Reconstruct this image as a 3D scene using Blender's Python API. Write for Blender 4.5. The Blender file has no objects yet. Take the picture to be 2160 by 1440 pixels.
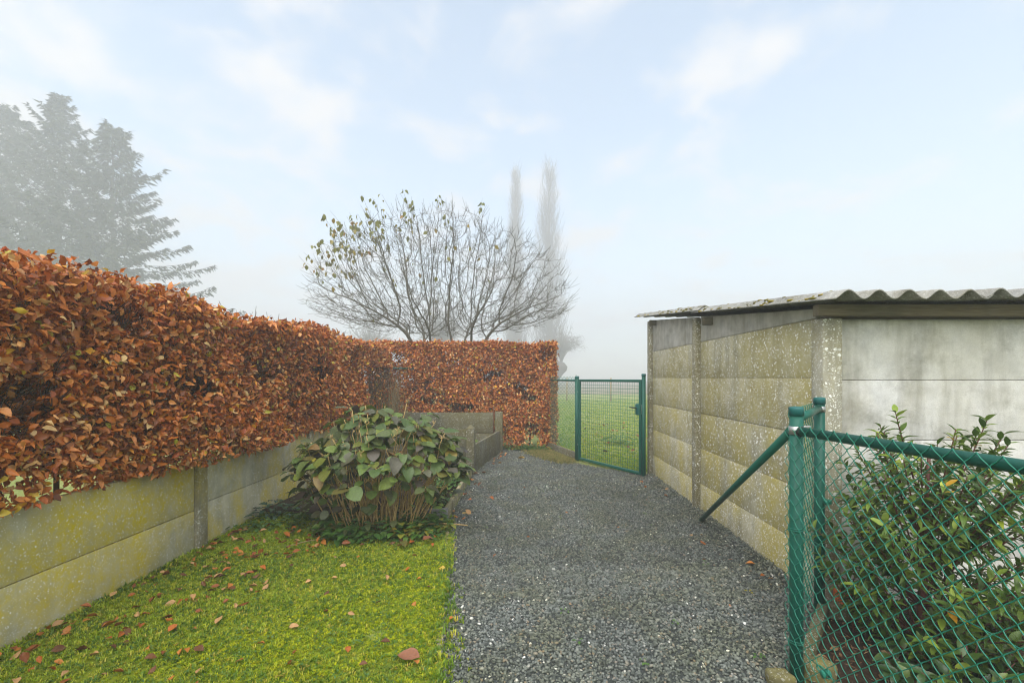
import bpy, math, random
import numpy as np
from mathutils import Vector, Matrix

R = math.radians
rng = np.random.default_rng(7)
random.seed(7)
scene = bpy.context.scene
COL = scene.collection

# ------------------------------------------------------------------ camera, sky, sun, exposure
cam = bpy.data.cameras.new('camera')
cam.sensor_width = 36.0
cam.lens = 16.0
cam.shift_x = -0.012
cam.shift_y = 0.0356
cam.clip_start = 0.05
cam.clip_end = 2000
camo = bpy.data.objects.new('camera', cam)
camo.location = (0, 0, 1.5)
camo.rotation_euler = (R(90), 0, 0)
COL.objects.link(camo)
scene.camera = camo

SUN_ELEV, SUN_AZ = 52.0, 192.0        # azimuth from +Y (view direction) clockwise
SKY_STRENGTH = 0.057
EXPOSURE = 2.47

world = bpy.data.worlds.new('World')
scene.world = world
world.use_nodes = True
wt = world.node_tree
wt.nodes.clear()
def wn(t, **kw):
    n = wt.nodes.new(t)
    for k, v in kw.items():
        setattr(n, k, v)
    return n
wl = wt.links.new
w_out = wn('ShaderNodeOutputWorld')
w_bg = wn('ShaderNodeBackground')
w_bg.inputs['Strength'].default_value = SKY_STRENGTH
sky = wn('ShaderNodeTexSky', sky_type='NISHITA', sun_disc=False)
sky.sun_elevation = R(SUN_ELEV)
sky.sun_rotation = R(SUN_AZ)
sky.air_density = 1.0
sky.dust_density = 1.0
sky.ozone_density = 0.4
tc = wn('ShaderNodeTexCoord')
sep = wn('ShaderNodeSeparateXYZ')
wl(tc.outputs['Generated'], sep.inputs[0])
zz = wn('ShaderNodeMath', operation='MAXIMUM'); zz.inputs[1].default_value = 0.0
wl(sep.outputs['Z'], zz.inputs[0])
za = wn('ShaderNodeMath', operation='ADD'); za.inputs[1].default_value = 0.22
wl(zz.outputs[0], za.inputs[0])
dx = wn('ShaderNodeMath', operation='DIVIDE'); wl(sep.outputs['X'], dx.inputs[0]); wl(za.outputs[0], dx.inputs[1])
dy = wn('ShaderNodeMath', operation='DIVIDE'); wl(sep.outputs['Y'], dy.inputs[0]); wl(za.outputs[0], dy.inputs[1])
cmb = wn('ShaderNodeCombineXYZ'); wl(dx.outputs[0], cmb.inputs[0]); wl(dy.outputs[0], cmb.inputs[1])
n1 = wn('ShaderNodeTexNoise'); n1.inputs['Scale'].default_value = 3.1; n1.inputs['Detail'].default_value = 9; n1.inputs['Roughness'].default_value = 0.55
n1.inputs['Distortion'].default_value = 0.3
n2 = wn('ShaderNodeTexNoise'); n2.inputs['Scale'].default_value = 0.45; n2.inputs['Detail'].default_value = 2
wl(cmb.outputs[0], n1.inputs['Vector']); wl(cmb.outputs[0], n2.inputs['Vector'])
mx = wn('ShaderNodeMath', operation='MULTIPLY_ADD'); mx.inputs[1].default_value = -0.055      # more cloud towards the sun's side
wl(dx.outputs[0], mx.inputs[0])
wl(n1.outputs['Fac'], mx.inputs[2])
mx2 = wn('ShaderNodeMath', operation='MULTIPLY_ADD'); mx2.inputs[1].default_value = 0.5
wl(n2.outputs['Fac'], mx2.inputs[0]); wl(mx.outputs[0], mx2.inputs[2])
ramp = wn('ShaderNodeValToRGB')
ramp.color_ramp.interpolation = 'EASE'
ramp.color_ramp.elements[0].position = 0.70; ramp.color_ramp.elements[0].color = (0.10, 0.10, 0.10, 1)
ramp.color_ramp.elements[1].position = 0.90; ramp.color_ramp.elements[1].color = (1, 1, 1, 1)
wl(mx2.outputs[0], ramp.inputs[0])
CLOUD = (2.92, 2.82, 2.88, 1)
wmix = wn('ShaderNodeMixRGB'); wmix.inputs[2].default_value = CLOUD
tint = wn('ShaderNodeMixRGB', blend_type='MULTIPLY'); tint.inputs[0].default_value = 1.0; tint.inputs[2].default_value = (0.95, 1.02, 0.97, 1)
wl(sky.outputs[0], tint.inputs[1])
wl(ramp.outputs[0], wmix.inputs[0]); wl(tint.outputs[0], wmix.inputs[1])
wl(wmix.outputs[0], w_bg.inputs['Color'])
wl(w_bg.outputs[0], w_out.inputs['Surface'])

sun = bpy.data.lights.new('sun', 'SUN')
sun.energy = 1.5
sun.angle = R(80)
sun.color = (1.0, 0.96, 0.9)
suno = bpy.data.objects.new('sun', sun)
el, az = R(SUN_ELEV), R(SUN_AZ)
sdir = Vector((math.sin(az) * math.cos(el), math.cos(az) * math.cos(el), math.sin(el)))
suno.rotation_euler = sdir.to_track_quat('Z', 'Y').to_euler()
suno.location = sdir * 60
COL.objects.link(suno)

vs = scene.view_settings
vs.view_transform = 'Standard'; vs.look = 'None'; vs.gamma = 1.0; vs.use_curve_mapping = False
vs.exposure = EXPOSURE
scene.render.engine = 'CYCLES'
cy = scene.cycles
cy.use_denoising = True
cy.volume_bounces = 6
cy.max_bounces = 10
cy.diffuse_bounces = 4
cy.glossy_bounces = 3
cy.transmission_bounces = 4
cy.sample_clamp_indirect = 8
cy.caustics_reflective = False
cy.caustics_refractive = False
cy.filter_width = 1.15

HAZE_DENSITY = 0.0097
HAZE_COLOR = (0.78, 0.80, 0.825, 1)

# ------------------------------------------------------------------ helpers: materials
class NT:
    def __init__(s, name):
        s.m = bpy.data.materials.new(name)
        s.m.use_nodes = True
        s.t = s.m.node_tree
        s.t.nodes.clear()
        s.out = s.t.nodes.new('ShaderNodeOutputMaterial')
        s.geo = None
    def n(s, t, ins=None, **kw):
        n = s.t.nodes.new(t)
        for k, v in kw.items():
            setattr(n, k, v)
        for k, v in (ins or {}).items():
            s.put(n.inputs[k], v)
        return n
    def put(s, sock, v):
        if isinstance(v, bpy.types.NodeSocket):
            s.t.links.new(v, sock)
        else:
            sock.default_value = v
    def pos(s):
        if s.geo is None:
            s.geo = s.n('ShaderNodeNewGeometry')
        return s.geo.outputs['Position']
    def mapped(s, scale=(1, 1, 1), loc=(0, 0, 0)):
        return s.n('ShaderNodeMapping', {'Vector': s.pos(), 'Scale': scale, 'Location': loc}).outputs[0]
    def noise(s, scale, detail=4, rough=0.55, vec=None, dist=0.0):
        return s.n('ShaderNodeTexNoise', {'Vector': vec or s.pos(), 'Scale': scale, 'Detail': detail, 'Roughness': rough, 'Distortion': dist}).outputs['Fac']
    def ramp(s, fac, stops, interp='LINEAR'):
        n = s.n('ShaderNodeValToRGB', {'Fac': fac})
        cr = n.color_ramp
        cr.interpolation = interp
        while len(cr.elements) < len(stops):
            cr.elements.new(0.5)
        for e, (p, c) in zip(cr.elements, stops):
            e.position = p
            e.color = (c, c, c, 1) if isinstance(c, (int, float)) else (*c[:3], 1)
        return n.outputs['Color']
    def math(s, op, a, b=0.0, c=None):
        n = s.n('ShaderNodeMath', operation=op)
        s.put(n.inputs[0], a); s.put(n.inputs[1], b)
        if c is not None:
            s.put(n.inputs[2], c)
        return n.outputs[0]
    def mix(s, fac, a, b, mode='MIX'):
        n = s.n('ShaderNodeMixRGB', blend_type=mode)
        s.put(n.inputs[0], fac)
        for i, v in ((1, a), (2, b)):
            s.put(n.inputs[i], (*v[:3], 1) if isinstance(v, (tuple, list)) else v)
        return n.outputs[0]
    def var(s):
        a = s.n('ShaderNodeAttribute', attribute_name='var')
        o = s.n('ShaderNodeObjectInfo')
        return s.math('FRACT', s.math('ADD', a.outputs['Fac'], o.outputs['Random']))
    def bump(s, h, strength=0.3, dist=0.01):
        return s.n('ShaderNodeBump', {'Height': h, 'Strength': strength, 'Distance': dist}).outputs[0]
    def bsdf(s, color, rough=0.7, normal=None, spec=0.4, translucent=0.0, metallic=0.0):
        p = s.n('ShaderNodeBsdfPrincipled')
        s.put(p.inputs['Base Color'], (*color[:3], 1) if isinstance(color, (tuple, list)) else color)
        s.put(p.inputs['Roughness'], rough)
        s.put(p.inputs['Specular IOR Level'], spec)
        s.put(p.inputs['Metallic'], metallic)
        if normal is not None:
            s.put(p.inputs['Normal'], normal)
        sh = p.outputs[0]
        if translucent > 0:
            tr = s.n('ShaderNodeBsdfTranslucent')
            s.put(tr.inputs['Color'], (*color[:3], 1) if isinstance(color, (tuple, list)) else color)
            mxs = s.n('ShaderNodeMixShader', {0: translucent})
            s.put(mxs.inputs[1], sh); s.put(mxs.inputs[2], tr.outputs[0])
            sh = mxs.outputs[0]
        s.t.links.new(sh, s.out.inputs['Surface'])
        return s.m

def leaf_mat(name, stops, rough=0.45, translucent=0.25, spec=0.5, vein=0.0, mottle=0.25):
    t = NT(name)
    c = t.ramp(t.var(), stops)
    n = t.noise(60, 3)
    c = t.mix(mottle, c, t.mix(1.0, c, t.ramp(n, [(0.3, 0.45), (0.7, 1.35)]), 'MULTIPLY'))
    return t.bsdf(c, rough, spec=spec, translucent=translucent, normal=t.bump(t.noise(90, 3), 0.25, 0.004))

def concrete(name, base, lichen=0.5, white=0.5, dark=0.4, green=0.3, spot_scale=42.0, seed=0.0, tone=0.0, ycol=(0.56, 0.43, 0.02), low=0.0, cover=0.0):
    """weathered cast concrete: grey body, soot streaks, green algae, yellow lichen film and white lichen discs"""
    t = NT(name)
    rnd = t.n('ShaderNodeObjectInfo').outputs['Random']
    off = (seed * 3.1, seed * 1.7, seed)
    fine = t.noise(140, 3, 0.6)
    mid = t.noise(9, 5, 0.6, t.mapped((1, 1, 1), off))
    big = t.noise(1.7, 4, 0.6, t.mapped((1, 1, 1), off))
    streak = t.noise(5.5, 4, 0.6, t.mapped((1.6, 1.6, 0.22), off))
    c = t.mix(t.ramp(fine, [(0.3, 0.0), (0.75, 0.6)]), base, tuple(x * 1.35 for x in base))
    c = t.mix(t.math('MULTIPLY', t.ramp(mid, [(0.38, 0.0), (0.66, 1.0)]), 0.45), c, tuple(x * 0.6 for x in base))
    c = t.mix(t.math('MULTIPLY', t.ramp(t.noise(3.3, 6, 0.68, t.mapped((1, 1, 1.2), (off[0] + 7, off[1] + 2, off[2] + 4))), [(0.48, 0.0), (0.68, 1.0)]), dark * 1.3), c, (0.13, 0.125, 0.105))
    c = t.mix(t.math('MULTIPLY', t.ramp(streak, [(0.45, 0.0), (0.7, 1.0)]), dark), c, (0.085, 0.08, 0.06))
    c = t.mix(t.math('MULTIPLY', t.ramp(t.noise(2.6, 5, 0.6, t.mapped((1, 1, 0.7), (off[0] + 5, off[1], off[2]))), [(0.36, 0.0), (0.62, 1.0)]), green), c, tuple(x * y for x, y in zip(base, (0.62, 0.56, 0.28))))
    zc = t.n('ShaderNodeSeparateXYZ', {0: t.pos()}).outputs['Z']
    ymask = t.math('MULTIPLY', t.ramp(t.math('SUBTRACT', 0.5, t.math('SUBTRACT', t.math('MULTIPLY', zc, low), 0.5)), [(0.0, 0.15), (0.6, 1.0)]) if low else 1.0, t.ramp(t.noise(2.1, 5, 0.62, t.mapped((1.2, 1.2, 0.6), (off[0] + 11, off[1] + 3, off[2]))), [(0.40, 0.0), (0.60, 1.0)]))
    ymask = t.math('MULTIPLY', ymask, t.ramp(t.noise(28, 4, 0.7), [(0.3, 0.35), (0.6, 1.0)]))
    c = t.mix(t.math('MULTIPLY', ymask, lichen), c, ycol)
    if tone:
        c = t.mix(1.0, c, t.ramp(rnd, [(0.0, 1.0 - tone), (1.0, 1.0 + tone)]), 'MULTIPLY')
    # lichen discs of several sizes
    dist = t.n('ShaderNodeVectorMath', operation='ADD')
    wob = t.n('ShaderNodeTexNoise', {'Vector': t.pos(), 'Scale': 70.0, 'Detail': 2.0})
    sc = t.n('ShaderNodeVectorMath', operation='SCALE'); t.put(sc.inputs[0], wob.outputs['Color']); sc.inputs['Scale'].default_value = 0.016
    t.put(dist.inputs[0], t.pos()); t.put(dist.inputs[1], sc.outputs[0])
    spots = None
    for k, (s, thr) in enumerate(((spot_scale, 0.30), (spot_scale * 1.9, 0.30), (spot_scale * 3.6, 0.33))):
        v = t.n('ShaderNodeTexVoronoi', {'Vector': dist.outputs[0], 'Scale': s})
        keep = t.n('ShaderNodeSeparateColor'); t.put(keep.inputs[0], v.outputs['Color'])
        size = t.math('MULTIPLY', t.math('POWER', keep.outputs[0], 1.25), thr)                         # each disc its own size, many none
        d = t.math('SUBTRACT', t.math('SUBTRACT', size, thr * 0.14), t.math('MULTIPLY', v.outputs['Distance'], 0.62))
        m = t.ramp(d, [(0.0, 0.0), (0.03, 1.0)])
        spots = m if spots is None else t.math('MAXIMUM', spots, m)
    where = t.math('MULTIPLY', t.ramp(t.math('ADD', t.math('MULTIPLY', big, 0.6), t.math('MULTIPLY', t.noise(5.0, 4, 0.65), 0.4)), [(0.35 - cover, 0.0), (0.48 - cover, 1.0)]), t.ramp(t.noise(13.0, 3), [(0.34, 0.4), (0.52, 1.0)]))
    c = t.mix(t.math('MULTIPLY', t.math('MULTIPLY', spots, where), white), c, (0.82, 0.82, 0.77))
    h = t.math('ADD', t.math('MULTIPLY', fine, 0.5), t.math('ADD', t.math('MULTIPLY', mid, 0.6), t.math('MULTIPLY', spots, 0.35)))
    return t.bsdf(c, 0.88, t.bump(h, 0.5, 0.006), 0.25)

def simple(name, color, rough=0.6, spec=0.4, noise_scale=30, amount=0.3, bump=0.2, metallic=0.0):
    t = NT(name)
    n = t.noise(noise_scale, 5, 0.6)
    rnd = t.n('ShaderNodeObjectInfo').outputs['Random']
    c = t.mix(amount, color, t.mix(1.0, color, t.ramp(n, [(0.3, 0.3), (0.7, 1.6)]), 'MULTIPLY'))
    c = t.mix(1.0, c, t.ramp(rnd, [(0.0, 0.92), (1.0, 1.08)]), 'MULTIPLY')
    return t.bsdf(c, rough, t.bump(n, bump, 0.004), spec, metallic=metallic)

M = {}
M['wall'] = concrete('garden_wall_concrete', (0.50, 0.47, 0.34), lichen=1.0, white=1.0, dark=0.25, green=0.3, seed=1.0, spot_scale=33, cover=0.03)
M['wall_post'] = concrete('wall_post_concrete', (0.26, 0.24, 0.17), lichen=0.45, white=0.8, dark=0.5, green=0.6, seed=2.0, spot_scale=60)
M['shed_side'] = concrete('shed_side_concrete', (0.48, 0.45, 0.33), lichen=0.85, white=1.0, dark=0.4, green=0.5, seed=4.0, tone=0.05, spot_scale=30, ycol=(0.44, 0.36, 0.065), low=0.48, cover=0.11)
M['shed_top'] = concrete('shed_gable_concrete', (0.48, 0.47, 0.44), lichen=0.05, white=0.0, dark=0.35, green=0.15, seed=6.0)
M['shed_mid_post'] = concrete('shed_mid_post_concrete', (0.24, 0.225, 0.165), lichen=0.1, white=1.0, dark=0.6, green=0.6, seed=10.0, spot_scale=40)  # darker base holds the shade on the mossy side facing the camera
M['shed_end'] = concrete('shed_end_concrete', (0.62, 0.615, 0.605), lichen=0.06, white=0.0, dark=0.4, green=0.2, seed=7.0, tone=0.05)
M['shed_post'] = concrete('shed_post_concrete', (0.38, 0.37, 0.33), lichen=0.15, white=1.0, dark=0.6, green=0.3, seed=9.0, spot_scale=36)
M['bed'] = concrete('bed_concrete', (0.105, 0.10, 0.068), lichen=0.08, white=0.35, dark=0.65, green=0.6, seed=12.0, spot_scale=40)
M['plinth'] = concrete('mossy_plinth', (0.13, 0.12, 0.075), lichen=0.30, white=0.3, dark=0.7, green=0.8, seed=31.0, ycol=(0.22, 0.20, 0.04))
M['kerb'] = concrete('kerb_concrete', (0.24, 0.225, 0.165), lichen=0.28, white=0.4, dark=0.7, green=0.7, seed=15.0)
M['grey_block'] = simple('grey_concrete', (0.22, 0.22, 0.21), 0.85, 0.3, 40, 0.5)
M['cement'] = concrete('fibre_cement', (0.27, 0.27, 0.265), lichen=0.06, white=0.3, dark=0.6, green=0.12, seed=18.0)

def wood_mat():
    t = NT('weathered_timber')
    g = t.noise(26, 5, 0.6, t.mapped((0.25, 3, 6)), 0.6)
    b = t.noise(2.2, 4)
    c = t.ramp(g, [(0.3, (0.11, 0.085, 0.05)), (0.7, (0.21, 0.175, 0.115))])
    c = t.mix(t.ramp(b, [(0.45, 0.0), (0.62, 0.65)]), c, (0.075, 0.075, 0.042))
    return t.bsdf(c, 0.8, t.bump(g, 0.4, 0.004), 0.3)
M['timber'] = wood_mat()

def green_pvc(name, col, rough):
    t = NT(name)
    n = t.noise(7, 4)
    c = t.mix(t.ramp(n, [(0.4, 0.0), (0.75, 0.4)]), col, tuple(x * 1.5 + 0.01 for x in col))
    return t.bsdf(c, t.ramp(t.noise(40, 3), [(0.3, rough - 0.06), (0.7, rough + 0.12)]), spec=0.3, normal=t.bump(t.noise(200, 2), 0.06, 0.002))
M['green_pipe'] = green_pvc('green_coated_steel', (0.006, 0.082, 0.058), 0.42)
M['green_wire'] = green_pvc('green_coated_wire', (0.016, 0.17, 0.115), 0.32)
M['green_cap'] = green_pvc('green_plastic_cap', (0.012, 0.10, 0.095), 0.45)
M['steel'] = simple('galvanised_clamp', (0.42, 0.42, 0.41), 0.42, 0.5, 60, 0.3, 0.05, 0.85)
M['black'] = simple('black_plastic', (0.015, 0.015, 0.015), 0.45, 0.5, 40, 0.2)
M['rust'] = simple('rusty_iron', (0.10, 0.045, 0.02), 0.85, 0.3, 60, 0.6)
M['brick'] = simple('orange_brick', (0.50, 0.115, 0.035), 0.85, 0.25, 50, 0.5, 0.4)

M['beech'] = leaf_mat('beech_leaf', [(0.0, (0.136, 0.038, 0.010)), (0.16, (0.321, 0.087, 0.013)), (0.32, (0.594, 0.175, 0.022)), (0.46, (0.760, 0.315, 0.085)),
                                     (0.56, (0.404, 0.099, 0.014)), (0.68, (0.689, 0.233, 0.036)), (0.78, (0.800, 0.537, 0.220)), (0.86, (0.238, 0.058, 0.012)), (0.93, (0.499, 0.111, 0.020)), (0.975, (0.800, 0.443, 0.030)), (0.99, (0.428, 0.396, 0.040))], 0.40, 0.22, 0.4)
M['brown_leaf'] = leaf_mat('large_brown_leaf', [(0.0, (0.20, 0.075, 0.035)), (1.0, (0.25, 0.10, 0.048))], 0.4, 0.1)
M['yellow_leaf'] = leaf_mat('yellow_fallen_leaf', [(0.0, (0.48, 0.33, 0.04)), (1.0, (0.5, 0.28, 0.06))], 0.5, 0.15)
M['hydra'] = leaf_mat('hydrangea_leaf', [(0.0, (0.065, 0.110, 0.026)), (0.25, (0.115, 0.175, 0.032)), (0.42, (0.095, 0.105, 0.048)), (0.53, (0.095, 0.074, 0.062)), (0.63, (0.080, 0.130, 0.036)), (0.82, (0.17, 0.22, 0.030)),
                                          (0.93, (0.13, 0.12, 0.03)), (0.965, (0.18, 0.095, 0.035)), (1.0, (0.32, 0.29, 0.025))], 0.45, 0.22, 0.4, mottle=0.5)
M['laurel'] = leaf_mat('laurel_leaf', [(0.0, (0.045, 0.090, 0.016)), (0.4, (0.085, 0.150, 0.025)), (0.7, (0.14, 0.22, 0.034)), (0.88, (0.25, 0.34, 0.045)), (0.975, (0.38, 0.45, 0.05)), (1.0, (0.50, 0.25, 0.02))], 0.38, 0.3, 0.35)
M['low_laurel'] = leaf_mat('low_laurel_leaf', [(0.0, (0.018, 0.045, 0.012)), (0.5, (0.035, 0.080, 0.018)), (0.85, (0.07, 0.125, 0.025)), (1.0, (0.14, 0.20, 0.03))], 0.32, 0.2, 0.5)
M['weed'] = leaf_mat('weed_leaf', [(0.0, (0.041, 0.111, 0.016)), (0.4, (0.070, 0.166, 0.025)), (0.8, (0.129, 0.221, 0.045)), (0.94, (0.234, 0.243, 0.027)), (1.0, (0.328, 0.243, 0.027))], 0.5, 0.3)
M['kale'] = leaf_mat('bluish_weed_leaf', [(0.0, (0.02, 0.06, 0.03)), (1.0, (0.05, 0.10, 0.06))], 0.45, 0.2)
M['tree_leaf'] = leaf_mat('yellow_green_leaf', [(0.0, (0.16, 0.17, 0.04)), (0.6, (0.23, 0.22, 0.05)), (0.9, (0.30, 0.22, 0.04)), (1.0, (0.34, 0.17, 0.04))], 0.55, 0.3)
M['grass'] = leaf_mat('grass_blade', [(0.0, (0.077, 0.159, 0.007)), (0.3, (0.147, 0.260, 0.009)), (0.6, (0.238, 0.356, 0.011)), (0.85, (0.362, 0.432, 0.012)), (0.96, (0.460, 0.457, 0.022)), (1.0, (0.625, 0.483, 0.080))], 0.5, 0.35, mottle=0.1)
M['moss'] = leaf_mat('moss', [(0.0, (0.212, 0.298, 0.006)), (0.5, (0.354, 0.412, 0.008)), (1.0, (0.538, 0.538, 0.012))], 0.7, 0.3, 0.2, mottle=0.2)
M['dry_grass'] = leaf_mat('dry_verge_grass', [(0.0, (0.104, 0.144, 0.022)), (0.5, (0.221, 0.204, 0.050)), (1.0, (0.390, 0.288, 0.099))], 0.6, 0.3)
M['roof_moss'] = leaf_mat('roof_moss', [(0.0, (0.10, 0.09, 0.015)), (0.5, (0.18, 0.15, 0.02)), (1.0, (0.30, 0.22, 0.03))], 0.9, 0.0, 0.1)
M['twig'] = simple('hedge_twig', (0.075, 0.048, 0.03), 0.8, 0.3, 80, 0.5)
M['pale_twig'] = simple('pale_twig', (0.24, 0.18, 0.09), 0.8, 0.3, 60, 0.4)
M['bark'] = simple('grey_bark', (0.105, 0.095, 0.07), 0.85, 0.3, 30, 0.6)
M['hstem'] = simple('hydrangea_stem', (0.42, 0.29, 0.12), 0.75, 0.3, 60, 0.5)
M['rstem'] = simple('red_brown_stem', (0.095, 0.03, 0.022), 0.6, 0.4, 60, 0.5)
M['spruce_needle'] = leaf_mat('spruce_needle', [(0.0, (0.035, 0.042, 0.026)), (1.0, (0.065, 0.075, 0.045))], 0.8, 0.0, 0.2)
M['far_bark'] = simple('far_bark', (0.10, 0.085, 0.07), 0.9, 0.2, 5, 0.3)
M['poplar_bark'] = simple('pale_bark', (0.145, 0.128, 0.11), 0.9, 0.2, 5, 0.3)
M['stake'] = simple('pale_stake', (0.34, 0.25, 0.15), 0.8, 0.3, 20, 0.3)
M['stone'] = concrete('mossy_stone', (0.13, 0.12, 0.075), lichen=0.55, white=0.3, dark=0.8, green=0.8, seed=22, ycol=(0.24, 0.21, 0.05))
M['straw'] = leaf_mat('straw_litter', [(0.0, (0.09, 0.045, 0.022)), (0.5, (0.20, 0.11, 0.05)), (1.0, (0.36, 0.24, 0.12))], 0.8, 0.0, 0.2)

def gravel_stone_mat():
    t = NT('gravel_stone')
    v = t.n('ShaderNodeAttribute', attribute_name='var').outputs['Fac']
    c = t.ramp(v, [(0.0, (0.048, 0.055, 0.050)), (0.35, (0.096, 0.108, 0.098)), (0.7, (0.150, 0.166, 0.150)), (0.90, (0.21, 0.225, 0.205)), (0.945, (0.21, 0.165, 0.11)),
                   (0.990, (0.28, 0.28, 0.26)), (0.997, (0.66, 0.65, 0.61)), (1.0, (0.78, 0.77, 0.74))])
    c = t.mix(t.ramp(t.noise(3.0, 3), [(0.40, 0.0), (0.62, 0.75)]), c, t.mix(1.0, c, (0.84, 0.82, 0.60), 'MULTIPLY'))
    c = t.mix(1.0, c, t.ramp(t.noise(1.3, 4, 0.6), [(0.3, 0.85), (0.7, 1.25)]), 'MULTIPLY')
    return t.bsdf(c, 0.55, t.bump(t.noise(300, 2), 0.2, 0.002), 0.4)
M['gravel'] = gravel_stone_mat()
M['gravel_base'] = simple('gravel_bed', (0.055, 0.062, 0.058), 0.9, 0.2, 160, 0.8, 0.6)
M['soil'] = simple('dark_soil', (0.034, 0.022, 0.014), 0.95, 0.15, 40, 0.7, 0.8)

def lawn_mat():
    t = NT('lawn_ground')
    n = t.noise(3.5, 6, 0.65)
    c = t.ramp(n, [(0.3, (0.09, 0.135, 0.010)), (0.6, (0.20, 0.235, 0.010))])
    c = t.mix(t.ramp(t.noise(60, 4), [(0.4, 0.0), (0.7, 0.5)]), c, (0.035, 0.04, 0.01))
    return t.bsdf(c, 0.9, t.bump(t.noise(120, 3), 0.6, 0.01), 0.15)
M['lawn'] = lawn_mat()

def field_mat():
    t = NT('field_ground')
    n = t.noise(0.9, 6, 0.65)
    f = t.noise(22, 4, 0.7)
    c = t.ramp(n, [(0.3, (0.15, 0.19, 0.045)), (0.55, (0.23, 0.25, 0.07)), (0.75, (0.29, 0.28, 0.11))])
    c = t.mix(0.6, c, t.mix(1.0, c, t.ramp(f, [(0.3, 0.45), (0.7, 1.4)]), 'MULTIPLY'))
    return t.bsdf(c, 0.9, t.bump(f, 0.5, 0.03), 0.15)
M['field'] = field_mat()
M['far_strip'] = simple('bare_field', (0.21, 0.17, 0.12), 0.95, 0.1, 0.6, 0.5)

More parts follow.
